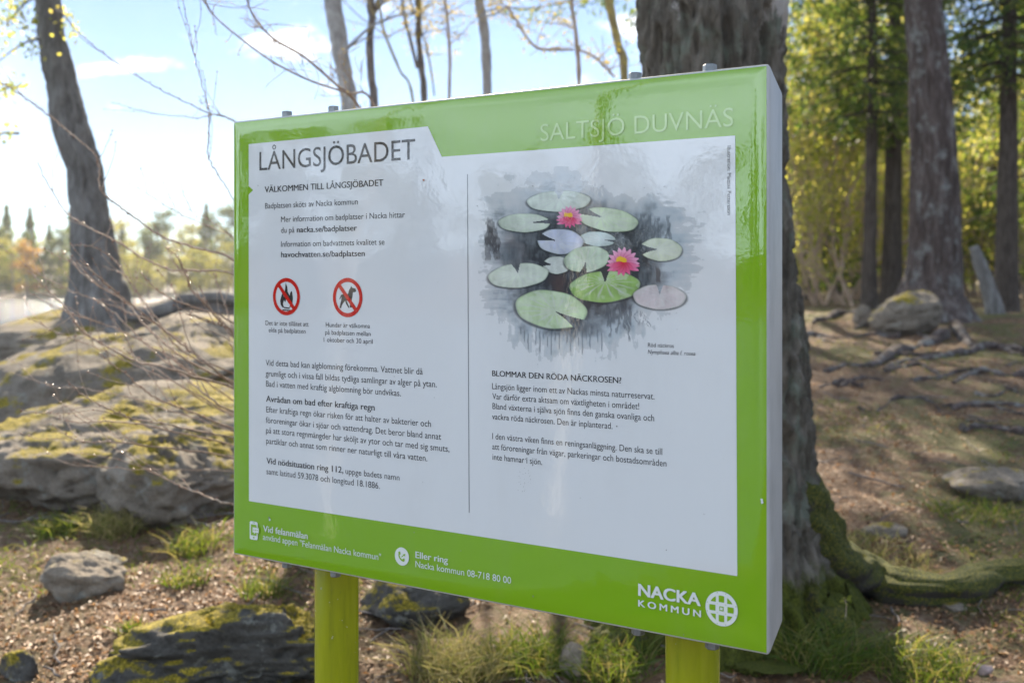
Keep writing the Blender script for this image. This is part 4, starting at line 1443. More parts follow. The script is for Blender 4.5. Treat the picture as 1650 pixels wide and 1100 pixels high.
def middle_trees():
    thin_tree('birch_tree', 'pale blotched birch leaning left above the left half of the board, thickest of the row', [(563, 170, 27), (556, 130, 27), (545, 60, 27), (536, 0, 28)], 9.0, M_BIRCH, 1)
    thin_tree('birch_tree', 'slim smooth grey stem just right of the blotched birch', [(603, 168, 13), (599, 130, 12), (596, 70, 12), (599, 30, 11), (597, 0, 11)], 9.6, M_GREYBARK, 2, crown=4)
    thin_tree('birch_tree', 'straight grey stem with a yellow-lit side branch crossing it', [(683, 158, 10), (679, 110, 10), (674, 60, 9), (673, 0, 9)], 10.4, M_GREYBARK, 3, crown=4,
              extra=([(672, 110, 6), (660, 60, 6), (653, 35, 5), (646, -10, 4)], [(700, 155, 3), (694, 110, 3), (685, 70, 3), (668, 20, 3), (655, -10, 2)]))
    thin_tree('sapling', 'hair-thin upright sapling right of the straight grey stem', [(724, 155, 5), (725, 100, 5), (722, 45, 4), (717, 0, 4)], 9.2, M_TWIG, 4, crown=2, leaves=500, limbs=5)
    thin_tree('sapling', 'thin slanting sapling with yellow tufts left of the straight grey stem', [(665, 160, 4), (645, 115, 4), (628, 75, 4), (617, 45, 4), (610, 0, 3)], 9.2, M_YELLOWBARK, 14, crown=1.5, leaves=500, limbs=4)
    thin_tree('birch_tree', 'knobbly pale birch stem in the middle of the sky gap', [(785, 148, 15), (783, 100, 16), (781, 60, 15), (772, 0, 14)], 9.8, M_BIRCH, 5)
    thin_tree('sapling', 'thin brown stem with an arching yellow lichen branch near the old birch', [(933, 130, 7), (930, 80, 7), (926, 40, 6), (921, 0, 5)], 8.6, M_TWIG, 6, crown=2.5, leaves=700, limbs=5,
              extra=([(925, 80, 4), (895, 80, 5), (868, 78, 5), (850, 62, 4), (830, 30, 4), (815, 10, 3)], [(928, 80, 3), (955, 90, 4), (975, 108, 4), (990, 124, 4)]))
    thin_tree('birch_tree', 'leaning stem with yellow lichen beside the old birch, right of the sky gap', [(1006, 118, 13), (998, 80, 13), (990, 45, 13), (981, 0, 13)], 9.0, M_YELLOWBARK, 7)
middle_trees()

# ------------------------------------------------------------------ bare shrub twigs on the left
def shrubs():
    rng = np.random.default_rng(31)
    base = np.array([*P3(540, 760, 5.9)[:2], 0])
    base[2] = tz(base[0], base[1])
    o = thing('bare_shrub', 'leafless shrub with reddish budding twigs sprawling out left from behind the board', 'shrub', base)
    tw = [
        ([(110, 35), (140, 65), (200, 110), (260, 145), (330, 180), (400, 212)], 3, 4.9, (560, 380)),
        ([(290, -10), (305, 50), (318, 110), (335, 170), (337, 220), (335, 250), (350, 280), (385, 335)], 3, 4.6, (440, 450)),
        ([(180, 165), (245, 182), (310, 190), (380, 197)], 2.5, 4.8, (520, 330)),
        ([(-5, 128), (50, 165), (95, 200), (115, 215), (150, 245), (160, 270), (165, 310), (210, 345), (260, 380), (300, 395), (385, 425)], 5, 4.3, (450, 520)),
        ([(60, 262), (85, 310), (110, 345), (150, 370), (190, 390), (230, 415), (280, 435), (385, 444)], 4.5, 4.4, (460, 520)),
        ([(118, 395), (150, 398), (185, 420), (220, 470), (250, 510), (300, 570)], 3.5, 4.5, (420, 640)),
        ([(45, 435), (75, 465), (105, 495), (130, 530), (160, 550), (215, 580), (300, 602)], 5, 4.2, (430, 660)),
        ([(118, 425), (150, 455), (200, 485), (235, 525), (300, 580)], 4, 4.4, (430, 660)),
        ([(130, 420), (180, 465), (230, 505), (300, 560), (355, 603)], 5, 4.2, (440, 680)),
        ([(228, 440), (245, 460), (275, 480), (310, 495), (375, 520)], 3.5, 4.3, (450, 600)),
        ([(270, 400), (290, 420), (303, 450), (308, 465), (340, 500)], 4, 4.4, (430, 620)),
        ([(300, 505), (340, 520), (378, 538)], 4.5, 4.2, (450, 640)),
        ([(110, 615), (140, 640), (190, 665), (225, 677), (300, 690)], 3.6, 4.3, (440, 730)),
        ([(88, 672), (130, 680), (175, 678), (260, 690)], 3.2, 4.4, (430, 740)),
        ([(85, 685), (115, 705), (150, 712), (215, 715)], 3.6, 4.2, (420, 750)),
        ([(238, 755), (265, 770), (310, 790), (378, 812)], 4, 4.2, (450, 815)),
        ([(160, 570), (200, 600), (250, 640), (310, 665)], 3.5, 4.5, (430, 720)),
        ([(345, 440), (355, 470), (365, 500), (385, 560)], 3.5, 4.4, (420, 650)),
        ([(150, 480), (190, 510), (240, 560), (290, 600), (350, 650)], 4, 4.4, (430, 700)),
        ([(45, 470), (100, 500), (160, 520), (220, 545), (310, 600)], 3, 4.6, (430, 690)),
        ([(20, 600), (80, 620), (150, 628), (240, 650)], 2.2, 4.7, (420, 720)),
        ([(0, 395), (60, 440), (120, 470), (200, 500), (280, 540)], 2.4, 4.9, (430, 680)),
        ([(200, 290), (250, 320), (300, 350), (385, 390)], 2.2, 4.9, (450, 480)),
        ([(290, 330), (320, 345), (345, 360), (390, 400)], 2.4, 4.7, (430, 500)),
    ]
    for k in range(5):                  # finer shoots between the main ones
        pts, w, Z, mid = tw[4 + int(rng.integers(0, 20))]
        jx, jy, cut = rng.normal() * 40, abs(rng.normal()) * 45 + 8, int(rng.integers(0, 2))
        tw.append(([(x + jx * (1 - i / len(pts)) + rng.normal() * 6, y + jy + rng.normal() * 5) for i, (x, y) in enumerate(pts[cut:])], rng.uniform(1.6, 2.8), Z + rng.uniform(-.3, .5), (mid[0] + rng.normal() * 15, mid[1] + jy * .5)))
    paths, buds = [], []
    for pts, w, Z, mid in tw:
        n = len(pts)
        zt = Z - rng.uniform(-.35, .45)
        rows = [(*P3(x, y, zt + (Z - zt) * k / (n - 1)), w / F * Z * .5 * (.45 + .55 * k / (n - 1))) for k, (x, y) in enumerate(pts)]
        rows.append((*P3(*mid, 4.9), w / F * Z * .55))
        rows.append((base[0] + rng.normal() * .12, base[1] + rng.normal() * .08, base[2] - .02, w / F * Z * .7))
        q = spline(rows, 14 * n)
        q[:, :3] += rng.normal(size=(len(q), 3)) * .0018
        paths.append((1, q[:, :3], q[:, 3]))
        for k in range(rng.integers(3, 7)):
            i = rng.integers(3, int(len(q) * .65))
            d = q[max(i - 3, 0), :3] - q[i, :3]
            d /= np.linalg.norm(d) + 1e-9
            grow(rng, q[i, :3], d + rng.normal(size=3) * .5 + np.array([0, 0, .25]), rng.uniform(.10, .30), max(.0016, q[i, 3] * .65), 0, paths, seg=6, wob=.12)
        for i in range(2, int(len(q) * .7), 3):
            buds.append(q[i, :3] + rng.normal(size=3) * .003)
        buds.append(q[0, :3])
    for l, q, r in paths:
        if l == 0: buds += [q[-1], q[3], q[5]]
    mb = MB()
    for l, q, r in paths: tube(mb, local(o, q), np.maximum(r * .8, .0010), 6, cap=False)
    mb.build('twigs', M_TWIG, o)
    mb = MB()
    B = local(o, np.array(buds))
    oc = np.array([(0, 0, 1.7), (1, 0, 0), (0, 1, 0), (-1, 0, 0), (0, -1, 0), (0, 0, -1.0)])
    fc = [[0, 1, 2], [0, 2, 3], [0, 3, 4], [0, 4, 1], [5, 2, 1], [5, 3, 2], [5, 4, 3], [5, 1, 4]]
    for b in B:
        mb.add(b + oc @ np.array(Matrix.Rotation(rng.uniform(0, 3), 3, 'X')) * rng.uniform(.0022, .0042), fc)
    m, t, p = material('glossy_bud')
    p.inputs['Base Color'].default_value = (.26, .12, .075, 1)
    p.inputs['Roughness'].default_value = .25
    mb.build('buds', m, o)

    base = np.array([*P3(690, 640, 5.4)[:2], 0])
    base[2] = tz(base[0], base[1])
    o = thing('bare_sapling', 'dark forked sapling arching left across the sky above the board', 'shrub', base)
    paths = []
    for pts, w in (([(395, -10), (408, 25), (440, 62), (490, 92), (540, 135), (580, 175), (640, 300)], 5), ([(325, -10), (345, 25), (385, 60), (440, 100), (500, 130), (560, 150), (600, 165), (650, 320)], 4)):
        n = len(pts)
        rows = [(*P3(x, y, 4.4 + .9 * k / n), w / F * 4.8 * .5 * (.45 + .7 * k / (n - 1))) for k, (x, y) in enumerate(pts)]
        rows.append((*base, w / F * 4.8 * .9))
        q = spline(rows, 110)
        paths.append((1, q[:, :3], q[:, 3]))
        for k in range(26):
            i = rng.integers(2, 80)
            grow(rng, q[i, :3], rng.normal(size=3) * .7 + np.array([-.3, 0, .3]), rng.uniform(.06, .28), .0016, 1 if k % 3 == 0 else 0, paths, seg=5, kids=3)
    mb = MB()
    for l, q, r in paths: tube(mb, local(o, q), np.maximum(r, .0011), 6, cap=False)
    mb.build('twigs', M_TWIG, o)
    C, D = along(paths, 260, rng)
    mb = MB()
    cards(mb, local(o, C), .009, .006, rng)
    mb.build('buds', M_BUD, o)
shrubs()

# ------------------------------------------------------------------ forest on the right
def spruce_parts(seed, h, low, rad, dens=1.0, cardlen=.12, wide=.21):
    """trunk and needle meshes of one spruce, foot at the origin"""
    rng = np.random.default_rng(seed)
    tr = MB()
    zz = np.linspace(-.1, h, 30)
    tube(tr, np.stack([.04 * np.sin(zz * .5 + seed), .04 * np.cos(zz * .4 + seed), zz], -1), rad * np.linspace(1, .06, 30) + .35 * rad * np.exp(-np.maximum(zz, 0) * 4), 16, rag(14, .012, seed, .3))
    br, C, D = MB(), [], []
    z = low
    while z < h - .15:
        f = (z - low) / (h - low)
        L = (1 - f) * h * wide + .18
        n = rng.integers(4, 7)
        a0 = rng.uniform(0, 6.28)
        for k in range(n):
            a = a0 + k * 6.283 / n + rng.normal() * .2
            l = L * rng.uniform(.65, 1.15)
            s = np.linspace(0, 1, 7)
            x = s * l
            y = -.38 * l * s ** 1.3 + .22 * l * s ** 3
            P = np.stack([np.cos(a) * x, np.sin(a) * x, z + y], -1)
            tube(br, P, np.linspace(max(.008, rad * .16), .004, 7), 4, cap=False)
            m = int(l * 70 * dens) + 6
            u = rng.uniform(.15, 1, m)
            i = np.minimum((u * 6).astype(int), 5)
            q = P[i] + (P[i + 1] - P[i]) * (u * 6 - i)[:, None]
            w = (.34 * l * (1 - u) + .10)[:, None]
            side = np.array([-math.sin(a), math.cos(a), 0])
            off = rng.uniform(-1, 1, (m, 1))
            hang = np.abs(rng.normal(size=(m, 1))) * .09
            q = q + side * off * w - np.array([0, 0, 1]) * (hang + np.abs(off) * w * .35)
            C.append(q)
            dd = np.array([math.cos(a), math.sin(a), 0]) * .6 + side * np.sign(off) * .6 - np.array([0, 0, 1]) * rng.uniform(.1, .9, (m, 1))
            D.append(dd + rng.normal(size=(m, 3)) * .25)
        z += rng.uniform(.17, .30)
    C, D = np.concatenate(C), np.concatenate(D)
    nd = MB()
    cards(nd, C, rng.uniform(.7, 1.3, len(C)) * cardlen, cardlen * .38, rng, D, tint=np.clip(rng.normal(.45, .28, len(C)), 0, 1))
    return tr, br, nd

def forest():
    rng = np.random.default_rng(2024)
    def root_at(px, Z):
        x = (px - 825) / F * Z
        return np.array([x, Z, float(tz(x, Z))])
    def spruce(name, label, px, Z, h, low, rad, seed, dens=1.0, cardlen=.12, wide=.19):
        o = thing(name, label, 'tree', root_at(px, Z), rz=seed)
        tr, br, nd = spruce_parts(seed, h, low, rad, dens, cardlen, wide)
        tr.build('trunk', M_SPRUCEBARK, o)
        br.build('branches', M_SPRUCEBARK, o)
        nd.build('needles', M_SPRUCE, o)
        return o
    spruce('spruce_tree', 'dark straight spruce trunk near the right edge of the frame behind the white stump', 1622, 16.5, 11, 3.4, .165, 51, .9, wide=.13)
    spruce('spruce_tree', 'dark spruce trunk close on the left of the big pine', 1437, 19.0, 11, 3.0, .17, 52, .9, wide=.12)
    spruce('spruce_tree', 'slender brown spruce trunk midway between the old birch and the big pine', 1401, 17.5, 10, 3.0, .115, 53, .9, wide=.12)
    spruce('young_spruce', 'bushy young spruce with drooping green boughs right behind the old birch', 1300, 22.0, 6, .5, .09, 54, .6)
    spruce('young_spruce', 'young spruce filling the gap left of the slender brown trunk', 1350, 26.0, 7, .8, .10, 55, .6)
    spruce('young_spruce', 'young spruce whose boughs show between pine and right edge', 1600, 23.0, 5.5, .8, .09, 56, .6)
    spruce('young_spruce', 'small spruce beyond the dark trunk beside the pine', 1470, 27.0, 8, .7, .10, 57, .8)
    spruce('young_spruce', 'spruce at the very right edge with low dark boughs', 1690, 19.0, 8, 1.6, .12, 58, .7)
    spruce('young_spruce', 'distant spruce showing low beside the right side of the old birch', 1262, 28.0, 8, .6, .10, 59, .8)
    spruce('spruce_tree', 'spruce hidden almost wholly behind the trunk of the old birch, its boughs shading the path', 1130, 15.0, 13, 5.0, .13, 60, .75, wide=.25)  # unseen tree, added so its crown shades the right-hand ground
    spruce('spruce_tree', 'spruce behind the right edge of the old birch trunk nearer than the other young spruces', 1222, 22.0, 7, 1.0, .10, 61, .7, wide=.15)  # added tree, set behind the trunk for its dappled shade
    spruce('young_spruce', 'distant spruce between the slender brown trunk and the old birch', 1325, 31.0, 8, .6, .10, 71, .8)
    spruce('young_spruce', 'distant spruce just left of the slender brown trunk', 1385, 30.0, 7.5, .5, .10, 72, .8)
    spruce('young_spruce', 'distant spruce immediately right of the big pine', 1545, 32.0, 6, .8, .10, 73, .7)
    spruce('young_spruce', 'distant spruce right of the dark spruce trunk near the edge', 1650, 29.0, 9, .8, .10, 74, .8)
    spruce('spruce_tree', 'tall high-crowned spruce behind the old birch trunk, farther back than the other one there', 1105, 19.5, 14, 5.8, .14, 62, .65, wide=.24)  # another added crown above the view, casting shade over the roots
    # white leaning stump
    rows = [(1604, 502, 30), (1598, 480, 25), (1588, 450, 23), (1579, 425, 21), (1572, 405, 19), (1569, 397, 16)]
    a = px_path(rows, 15.5)
    base = a[0][:3].copy()
    base[2] = tz(base[0], base[1]) - .03
    a[0][2] = base[2]
    o = thing('birch_stump', 'short broken white birch stump leaning left between the pine and the dark spruce', 'stump', base)
    q = spline(a, 40)
    mb = MB()
    tube(mb, local(o, q[:, :3]), q[:, 3], 24, rag(14, .012, 3, .6, False))
    mb.build('trunk', M_ALDER, o)
    # leafy undergrowth glowing in the back light
    protos = []
    for k in range(3):
        paths = []
        for s in range(6):
            ang = rng.uniform(0, 6.28)
            grow(rng, (rng.normal() * .1, rng.normal() * .1, 0), (math.cos(ang) * .5, math.sin(ang) * .5, 1), rng.uniform(1.6, 3.0), .018, 2, paths, kids=5, up=.2, spread=.55)
        tw = MB()
        for l, q, r in paths: tube(tw, q, np.maximum(r, .003), 4, cap=False)
        C, D = along(paths, 5200, rng)
        C = C + rng.normal(size=C.shape) * .08
        C[:, 2] = np.abs(C[:, 2])
        lf = MB()
        cards(lf, C, rng.uniform(.03, .065, len(C)), .032, rng)
        protos.append((tw.build('twigs', M_TWIG), lf.build('leaves', M_SPRING)))
    used = set()
    spots = [(1300, 19), (1335, 19.5), (1385, 23), (1360, 22), (1420, 24), (1272, 24), (1345, 29), (1455, 26), (1570, 23), (1640, 22), (1660, 27), (1535, 30), (1310, 33), (1400, 33), (1610, 33), (1480, 34), (1285, 40), (1370, 40), (1565, 40), (1650, 40), (1450, 42)]
    for i, (px, Z) in enumerate(spots):
        tw, lf = protos[i % 3]
        o = thing('leafy_bush', 'yellow-green leafy bush glowing in the undergrowth of the forest on the right', 'bush', root_at(px, Z) - np.array([0, 0, .05]), group='leafy bushes under the forest trees', rz=rng.uniform(0, 6.28))
        s = rng.uniform(.85, 1.5) * (1 + .012 * (Z - 17)) * (1.25 if i < 5 else 1)
        o.scale = (s, s, s * rng.uniform(.9, 1.25))
        if i < 3:
            tw.parent = o
            lf.parent = o
        else:
            for c in (tw, lf):
                n = c.copy()
                COL.objects.link(n)
                n.parent = o
    # deep forest: trunks and canopy that read as one mass
    mb, tk = MB(), MB()
    for k in range(80):
        Z = rng.uniform(36, 80)
        px = rng.uniform(1215, 1850)
        if 1520 < px < 1600 and rng.random() < .75: continue
        b = root_at(px, Z)
        h = rng.uniform(5, 11)
        tube(tk, [b - np.array([0, 0, .2]), b + np.array([rng.normal() * .2, 0, h * .5]), b + np.array([rng.normal() * .3, 0, h])], np.array([.16, .11, .03]) * rng.uniform(.6, 1.3), 7, cap=False)
        n = 420
        u = rng.random(n) ** .9
        zz = .8 + u * (h - .8)
        ang = rng.uniform(0, 6.28, n)
        rr = np.sqrt(rng.random(n)) * (.5 + 2.0 * (1 - u * .75))
        C = np.stack([b[0] + np.cos(ang) * rr, b[1] + np.sin(ang) * rr, b[2] + zz - rr * .25], -1)
        cards(mb, C, rng.uniform(.25, .5, n), .22, rng, mi=int(rng.random() < .8))
    o = mb.build('deep_forest', [M_SPRUCE, M_SPRING])
    tag(o, 'dense far-off forest foliage closing the view on the right', 'forest', kind='stuff')
    o = tk.build('deep_forest_trunks', M_SPRUCEBARK)
    tag(o, 'many far-off dark trunks deep inside the forest on the right', 'forest', kind='stuff')
forest()

# ------------------------------------------------------------------ far shore of the lake
def far_shore():
    rng = np.random.default_rng(99)
    def conifer(seed, h, w):
        r = np.random.default_rng(seed)
        n = 1500
        u = r.random(n) ** 1.2
        ang = r.uniform(0, 6.28, n)
        lay_ = .75 + .25 * np.sin(u * 40)
        rr = np.sqrt(r.uniform(.15, 1, n)) * w * (1 - u) * lay_ + .05
        C = np.stack([np.cos(ang) * rr, np.sin(ang) * rr, h * (.10 + .9 * u) - rr * .3], -1)
        mb = MB(); cards(mb, C, r.uniform(.3, .7, n), .26, r)
        return mb
    def broad(seed, h, w):
        r = np.random.default_rng(seed)
        cl = np.stack([r.normal(size=16) * w * .45, r.normal(size=16) * w * .45, h * r.uniform(.12, .95, 16)], -1)
        n = 1500
        k = r.integers(0, 16, n)
        C = cl[k] + r.normal(size=(n, 3)) * np.array([w, w, h * .16]) * .22
        mb = MB(); cards(mb, C, r.uniform(.25, .5, n), .26, r)
        return mb
    def pinetop(seed, h, w):
        r = np.random.default_rng(seed)
        cl = np.stack([r.normal(size=9) * w * .45, r.normal(size=9) * w * .45, h * r.uniform(.40, 1.0, 9)], -1)
        n = 1100
        k = r.integers(0, 9, n)
        C = cl[k] + r.normal(size=(n, 3)) * np.array([w * .25, w * .25, h * .035])
        mb = MB(); cards(mb, C, r.uniform(.3, .6, n), .22, r)
        return mb
    M_ORANGE = leaf_mat('orange_spring_leaves', [(0, (.22, .10, .02)), (1, (.38, .20, .04))], [(0, (.5, .26, .04)), (1, (.7, .42, .08))], .45)
    M_YG = leaf_mat('yellow_green_leaves', [(0, (.14, .16, .02)), (1, (.30, .26, .04))], [(0, (.35, .36, .05)), (1, (.6, .5, .08))], .45)
    kinds = [('far_spruce', 'dark pointed spruce standing along the far lake shore', 'dark spruces on the far shore', conifer, M_SPRUCE),
             ('far_birch', 'fresh yellow-green birch standing along the far lake shore', 'yellow-green birches on the far shore', broad, M_YG),
             ('far_pine', 'dark round-topped pine standing along the far lake shore', 'pines on the far shore', pinetop, M_PINE_N),
             ('far_tree', 'orange-tinted budding tree standing along the far lake shore', 'orange trees on the far shore', broad, M_ORANGE)]
    protos = {}
    def tree(kind, az, R, s):
        nm, lab, grp, fn, mat = kinds[kind]
        a = math.radians(az)
        x, y = math.sin(a) * R, math.cos(a) * R
        o = thing(nm, lab, 'tree', (x, y, float(tz(x, y)) - .1), grp, rng.uniform(0, 6.28))
        o.scale = (s, s, s)
        v = (kind, int(rng.integers(0, 2)))
        if v not in protos:
            h, w = ((11, 3.0), (9.5, 2.8), (12, 2.4), (8.5, 2.2))[kind]
            tk = MB()
            tube(tk, [(0, 0, -.3), (.05, 0, h * .5), (0, 0.05, h * .92)], [.2, .13, .04], 7, cap=False)
            t_ = tk.build('trunk', M_GREYBARK, o)
            c_ = fn(300 + kind * 7 + v[1], h, w).build('crown', mat, o)
            protos[v] = (t_, c_)
        else:
            for c in protos[v]:
                n = c.copy()
                COL.objects.link(n)
                n.parent = o
    # the shore seen directly
    for az in np.arange(-27.5, -9.0, .55):
        for row in range(2):
            k = rng.choice([0, 1, 0, 0, 2, 1, 1])
            tree(k, az + rng.normal() * .25, 157 + row * 9 + rng.uniform(0, 6), rng.uniform(.65, 1.1) * (1.05 if row else .75))
    tree(3, -22.7, 153, .85)
    for az, s_ in ((-18.0, .62), (-17.4, .55), (-15.4, .72), (-14.6, .66), (-20.9, .5)): tree(1, az, 152, s_)
    # the shore to the left and behind, seen in the board's gloss
    mb = MB()
    for k in range(175):
        az = rng.uniform(-150, -28) if k < 110 else rng.uniform(-9, 12.5)
        R = float(shore_radius(az)) + rng.uniform(6, 22) - (45 * rng.random() if az > 3 else 0)
        a = math.radians(az)
        x, y = math.sin(a) * R, math.cos(a) * R
        m = (conifer, broad, pinetop)[k % 3](700 + k, rng.uniform(6, 15) * (1 if k < 110 else .75), rng.uniform(1.8, 3.0))
        v = np.concatenate(m.v) + np.array([x, y, float(tz(x, y))])
        f = np.arange(len(v)).reshape(-1, 4)
        mb.add(v, f, 0 if k % 3 != 1 else 1, np.concatenate(m.t))
    o = mb.build('far_wood', [M_SPRUCE, M_YG])
    tag(o, 'continuous wood along the lake shore, out to the left and hidden behind the board', 'forest', kind='stuff')
    # sunlit birches by the water to the left, mirrored as bright streaks
    for (px, D, lab, w, sd) in ((573, 8.0, 'slim sunlit white birch by the water left of the board, the nearer of two', .11, 61), (938, 9.0, 'bending sunlit white birch by the water left of the board, the farther of two', .15, 62)):
        u, v = uv(px, 300)
        s = TL + TX * u
        d = np.array([(px - 825) / F, 1.0, 0])
        d /= np.linalg.norm(d)
        n = -BK
        r = d - 2 * d.dot(n) * n
        b = s + r * D
        b[2] = max(float(tz(b[0], b[1])), LAKE) - .05
        o = thing('white_birch', lab, 'tree', b)
        zz = np.linspace(0, 9, 40)
        side = np.cross(r, (0, 0, 1))
        lean = (.10 * (zz - 2.2) * (-1 if sd == 61 else -1.0) + .06 * np.sin(zz * 1.3))
        P = np.stack([side[0] * lean, side[1] * lean, zz], -1)
        mb = MB()
        tube(mb, P, w * .5 * np.linspace(1.1, .25, 40), 18, rag(14, .006, sd, .6, False))
        mb.build('trunk', M_SUNBIRCH, o)
        paths = []
        for k in range(14):
            i = rng.integers(24, 39)
            ang = rng.uniform(0, 6.28)
            grow(rng, P[i], (math.cos(ang), math.sin(ang), .7), rng.uniform(.8, 1.6), .014, 1, paths, kids=5)
        mb = MB()
        for l, q, r_ in paths: tube(mb, q, np.maximum(r_, .003), 4, cap=False)
        mb.build('branches', M_GREYBARK, o)
        C, D_ = along(paths, 1500, rng)
        mb = MB()
        cards(mb, C + rng.normal(size=C.shape) * .04, .035, .025, rng)
        mb.build('leaves', M_SPRING, o)
far_shore()

# ------------------------------------------------------------------ ground cover
def litter():
    rng = np.random.default_rng(8)
    n = 120000
    az = np.radians(rng.uniform(-31, 31, n))
    r = np.exp(rng.uniform(math.log(3.3), math.log(15), n))
    x, y = np.sin(az) * r, np.cos(az) * r
    cl = fbm(x * 1.3, y * 1.3, 0, 3, 77)
    left = sstep(1.2, -.8, x)
    rockz = left * sstep(6.2, 6.9, y)
    keep = rng.random(n) < np.clip(.62 + .55 * cl - .75 * rockz - .08 * (1 - left), .04, 1)
    x, y = x[keep], y[keep]
    n = len(x)
    s = rng.uniform(.010, .034, n)
    C = np.stack([x, y, tz(x, y) + s * .12 + .003], -1)
    m = leaf_mat('dead_leaf', [(0, (.06, .030, .015)), (.35, (.19, .10, .05)), (.65, (.36, .21, .115)), (.9, (.46, .29, .165)), (1, (.50, .37, .25))],
                 [(0, (.06, .028, .010)), (.4, (.26, .13, .05)), (.7, (.46, .26, .11)), (1, (.70, .50, .30))], .42, .4)
    mb = MB()
    D = rng.normal(size=(n, 3))
    D[:, 2] *= .35
    cards(mb, C, s, s * rng.uniform(.3, .6, n), rng, D, tint=np.clip(rng.normal(.44, .24, n), 0, 1), flat=.75, curl=.6)
    o = mb.build('leaf_litter', m)
    tag(o, 'brown dead leaves scattered all over the forest floor', 'leaves', kind='stuff')
    # fallen twigs
    mb = MB()
    for k in range(420):
        a_ = math.radians(rng.uniform(-30, 30))
        r_ = math.exp(rng.uniform(math.log(3.4), math.log(12)))
        x0, y0 = math.sin(a_) * r_, math.cos(a_) * r_
        l = rng.uniform(.06, .32)
        th = rng.uniform(0, 6.28)
        t_ = np.linspace(-.5, .5, 5)
        X, Y = x0 + np.cos(th) * l * t_ + rng.normal(size=5) * .01, y0 + np.sin(th) * l * t_ + rng.normal(size=5) * .01
        w = rng.uniform(.0015, .005)
        tube(mb, np.stack([X, Y, tz(X, Y) + w + .012 + rng.uniform(0, .02) * t_], -1), np.full(5, w), 4)
    o = mb.build('fallen_twigs', M_GREYBARK)
    tag(o, 'small grey fallen twigs strewn over the forest floor', 'twigs', kind='stuff')

def blade_mesh(mb, C, H, rng, spread=.55, w=.0035):
    n = len(C)
    D = rng.normal(size=(n, 3)) * spread
    D[:, 2] = 1
    D /= np.linalg.norm(D, axis=1)[:, None]
    S = np.cross(D, rng.normal(size=(n, 3)))
    S /= np.linalg.norm(S, axis=1)[:, None]
    out = D.copy()
    out[:, 2] = 0
    H = np.broadcast_to(H, (n,))[:, None]
    a, b = C - S * w, C + S * w
    m1 = C + D * H * .55
    tip = C + D * H + out * H * .55 - np.array([0, 0, 1]) * H * .12
    V = np.stack([a, b, m1 + S * w * .8, m1 - S * w * .8, m1 - S * w * .8, m1 + S * w * .8, tip + S * w * .15, tip - S * w * .15], 1).reshape(-1, 3)
    f = np.arange(8 * n).reshape(-1, 4)
    mb.add(V, f, 0, np.repeat(rng.random(n), 8))

M_GRASS = leaf_mat('grass_blades', [(0, (.035, .075, .010)), (.6, (.075, .11, .018)), (1, (.20, .17, .06))], [(0, (.10, .18, .015)), (.6, (.25, .30, .03)), (1, (.50, .40, .12))], .45)
M_DRY = leaf_mat('dry_grass_blades', [(0, (.10, .12, .025)), (.5, (.24, .20, .08)), (1, (.40, .32, .16))], [(0, (.25, .28, .05)), (1, (.6, .5, .2))], .4)

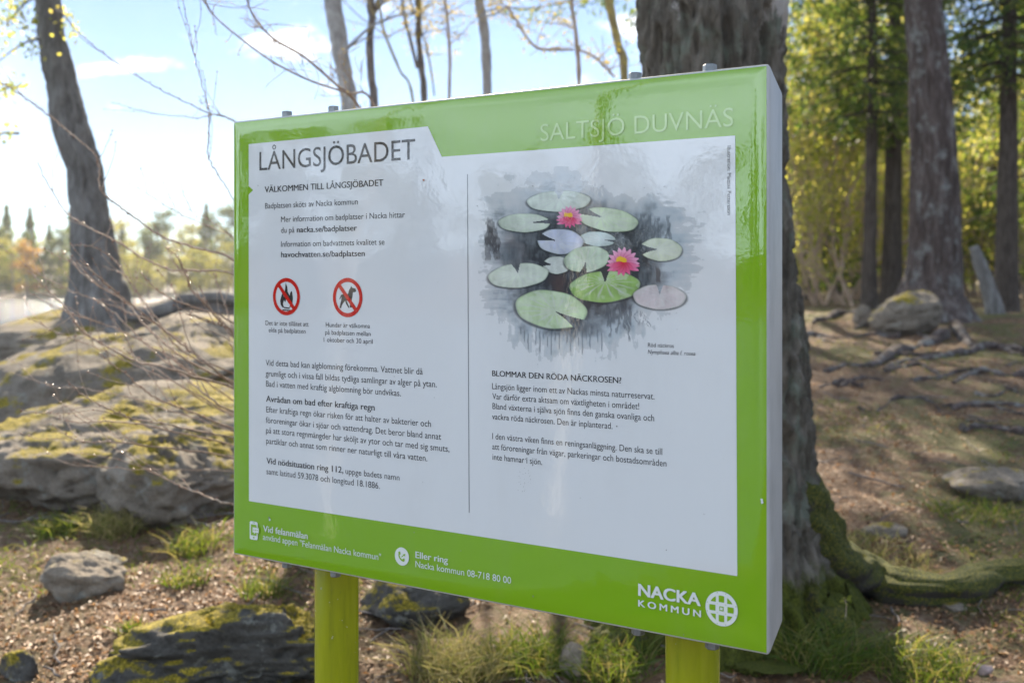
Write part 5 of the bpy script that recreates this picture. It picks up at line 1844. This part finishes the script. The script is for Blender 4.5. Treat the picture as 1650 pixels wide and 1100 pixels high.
def grass():
    rng = np.random.default_rng(41)
    n = 60000
    az = np.radians(rng.uniform(-30, 30, n))
    r = np.exp(rng.uniform(math.log(3.5), math.log(17), n))
    x, y = np.sin(az) * r, np.cos(az) * r
    g = fbm(x * .9, y * .9, 0, 3, 55)
    right = sstep(-.2, 1.0, x)
    rockz = sstep(.8, -.6, x) * sstep(6.2, 6.9, y)
    keep = (g > .20 - .26 * right + .5 * rockz) & (rng.random(n) < .85)
    x, y = x[keep], y[keep]
    n = len(x)
    mb = MB()
    blade_mesh(mb, np.stack([x, y, tz(x, y) - .004], -1), rng.uniform(.02, .075, n), rng, .8, .0022)
    o = mb.build('grass', M_GRASS)
    tag(o, 'short thin grass growing in patches on the forest floor', 'grass', kind='stuff')
    def tuft(label, px, py, h, rad, nb, mat, seed, kind='grass_tuft'):
        r_ = np.random.default_rng(seed)
        b = ground_hit(px, py)
        o = thing(kind, label, 'grass', b)
        a = r_.uniform(0, 6.28, nb)
        rr = np.sqrt(r_.random(nb)) * rad * .45
        X, Y = b[0] + np.cos(a) * rr, b[1] + np.sin(a) * rr
        C = np.stack([X - b[0], Y - b[1], tz(X, Y) - b[2] - .01], -1)
        mb = MB()
        blade_mesh(mb, C, r_.uniform(.5, 1.1, nb) * h, r_, .55, .0026)
        mb.build('blades', mat, o)
    tuft('pale dry sunlit grass tuft at the foot of the grey bedrock boulder', 178, 856, .16, .30, 380, M_DRY, 1)
    tuft('dark green grass tuft left of the pale dry tuft below the ledge', 92, 858, .13, .24, 260, M_GRASS, 2)
    tuft('loose green grass tuft on the litter just left of the board', 312, 886, .15, .26, 200, M_GRASS, 3)
    tuft('small green tuft on the sunlit litter below the loose tuft', 302, 940, .11, .20, 130, M_GRASS, 4)
    tuft('green tuft beside the left post near the bottom edge of the board', 425, 955, .11, .24, 190, M_GRASS, 5)
    tuft('broad drooping tuft with dry tips right of the mossy rock under the board', 735, 1085, .20, .40, 520, M_DRY, 6)
    tuft('bright green drooping tuft below the middle of the board', 860, 1075, .19, .36, 420, M_GRASS, 7)
    tuft('green tuft reaching up left of the right post', 985, 1085, .18, .34, 380, M_GRASS, 8)
    tuft('dark grass tuft in the shade at the foot of the old birch', 1325, 1065, .20, .34, 420, M_GRASS, 9)
    tuft('low green tuft near the bottom right of the shaded ground', 1480, 1085, .14, .40, 460, M_GRASS, 10)
    tuft('thin green tuft in front of the flat lichen covered rock', 1570, 830, .10, .5, 320, M_GRASS, 11)
    tuft('yellowing grass patch on the slope behind the mossy birch root', 1400, 905, .10, .6, 520, M_DRY, 12)
    tuft('vivid green little plant on the litter above the dark overhanging rock', 212, 1018, .07, .12, 110, M_GRASS, 13)
litter()
grass()

# ------------------------------------------------------------------ the air
def haze():
    mb = MB()
    x0, x1, y0, y1, z0, z1 = -260, 320, -160, 420, -4.0, 40
    v = [(x, y, z) for z in (z0, z1) for y in (y0, y1) for x in (x0, x1)]
    mb.add(v, [[0, 2, 3, 1], [4, 5, 7, 6], [0, 1, 5, 4], [1, 3, 7, 5], [3, 2, 6, 7], [2, 0, 4, 6]])
    m = bpy.data.materials.new('haze')
    m.use_nodes = True
    t = NT(m.node_tree)
    m.node_tree.nodes.remove(m.node_tree.nodes['Principled BSDF'])
    v = t.new('ShaderNodeVolumePrincipled')
    v.inputs['Color'].default_value = (.92, .95, 1, 1)
    v.inputs['Density'].default_value = .00040
    v.inputs['Anisotropy'].default_value = .5
    m.node_tree.links.new(v.outputs[0], m.node_tree.nodes['Material Output'].inputs['Volume'])
    o = mb.build('haze', m, smooth=False)
    tag(o, 'thin bright air haze over the lake and forest', 'haze', kind='stuff')
haze()
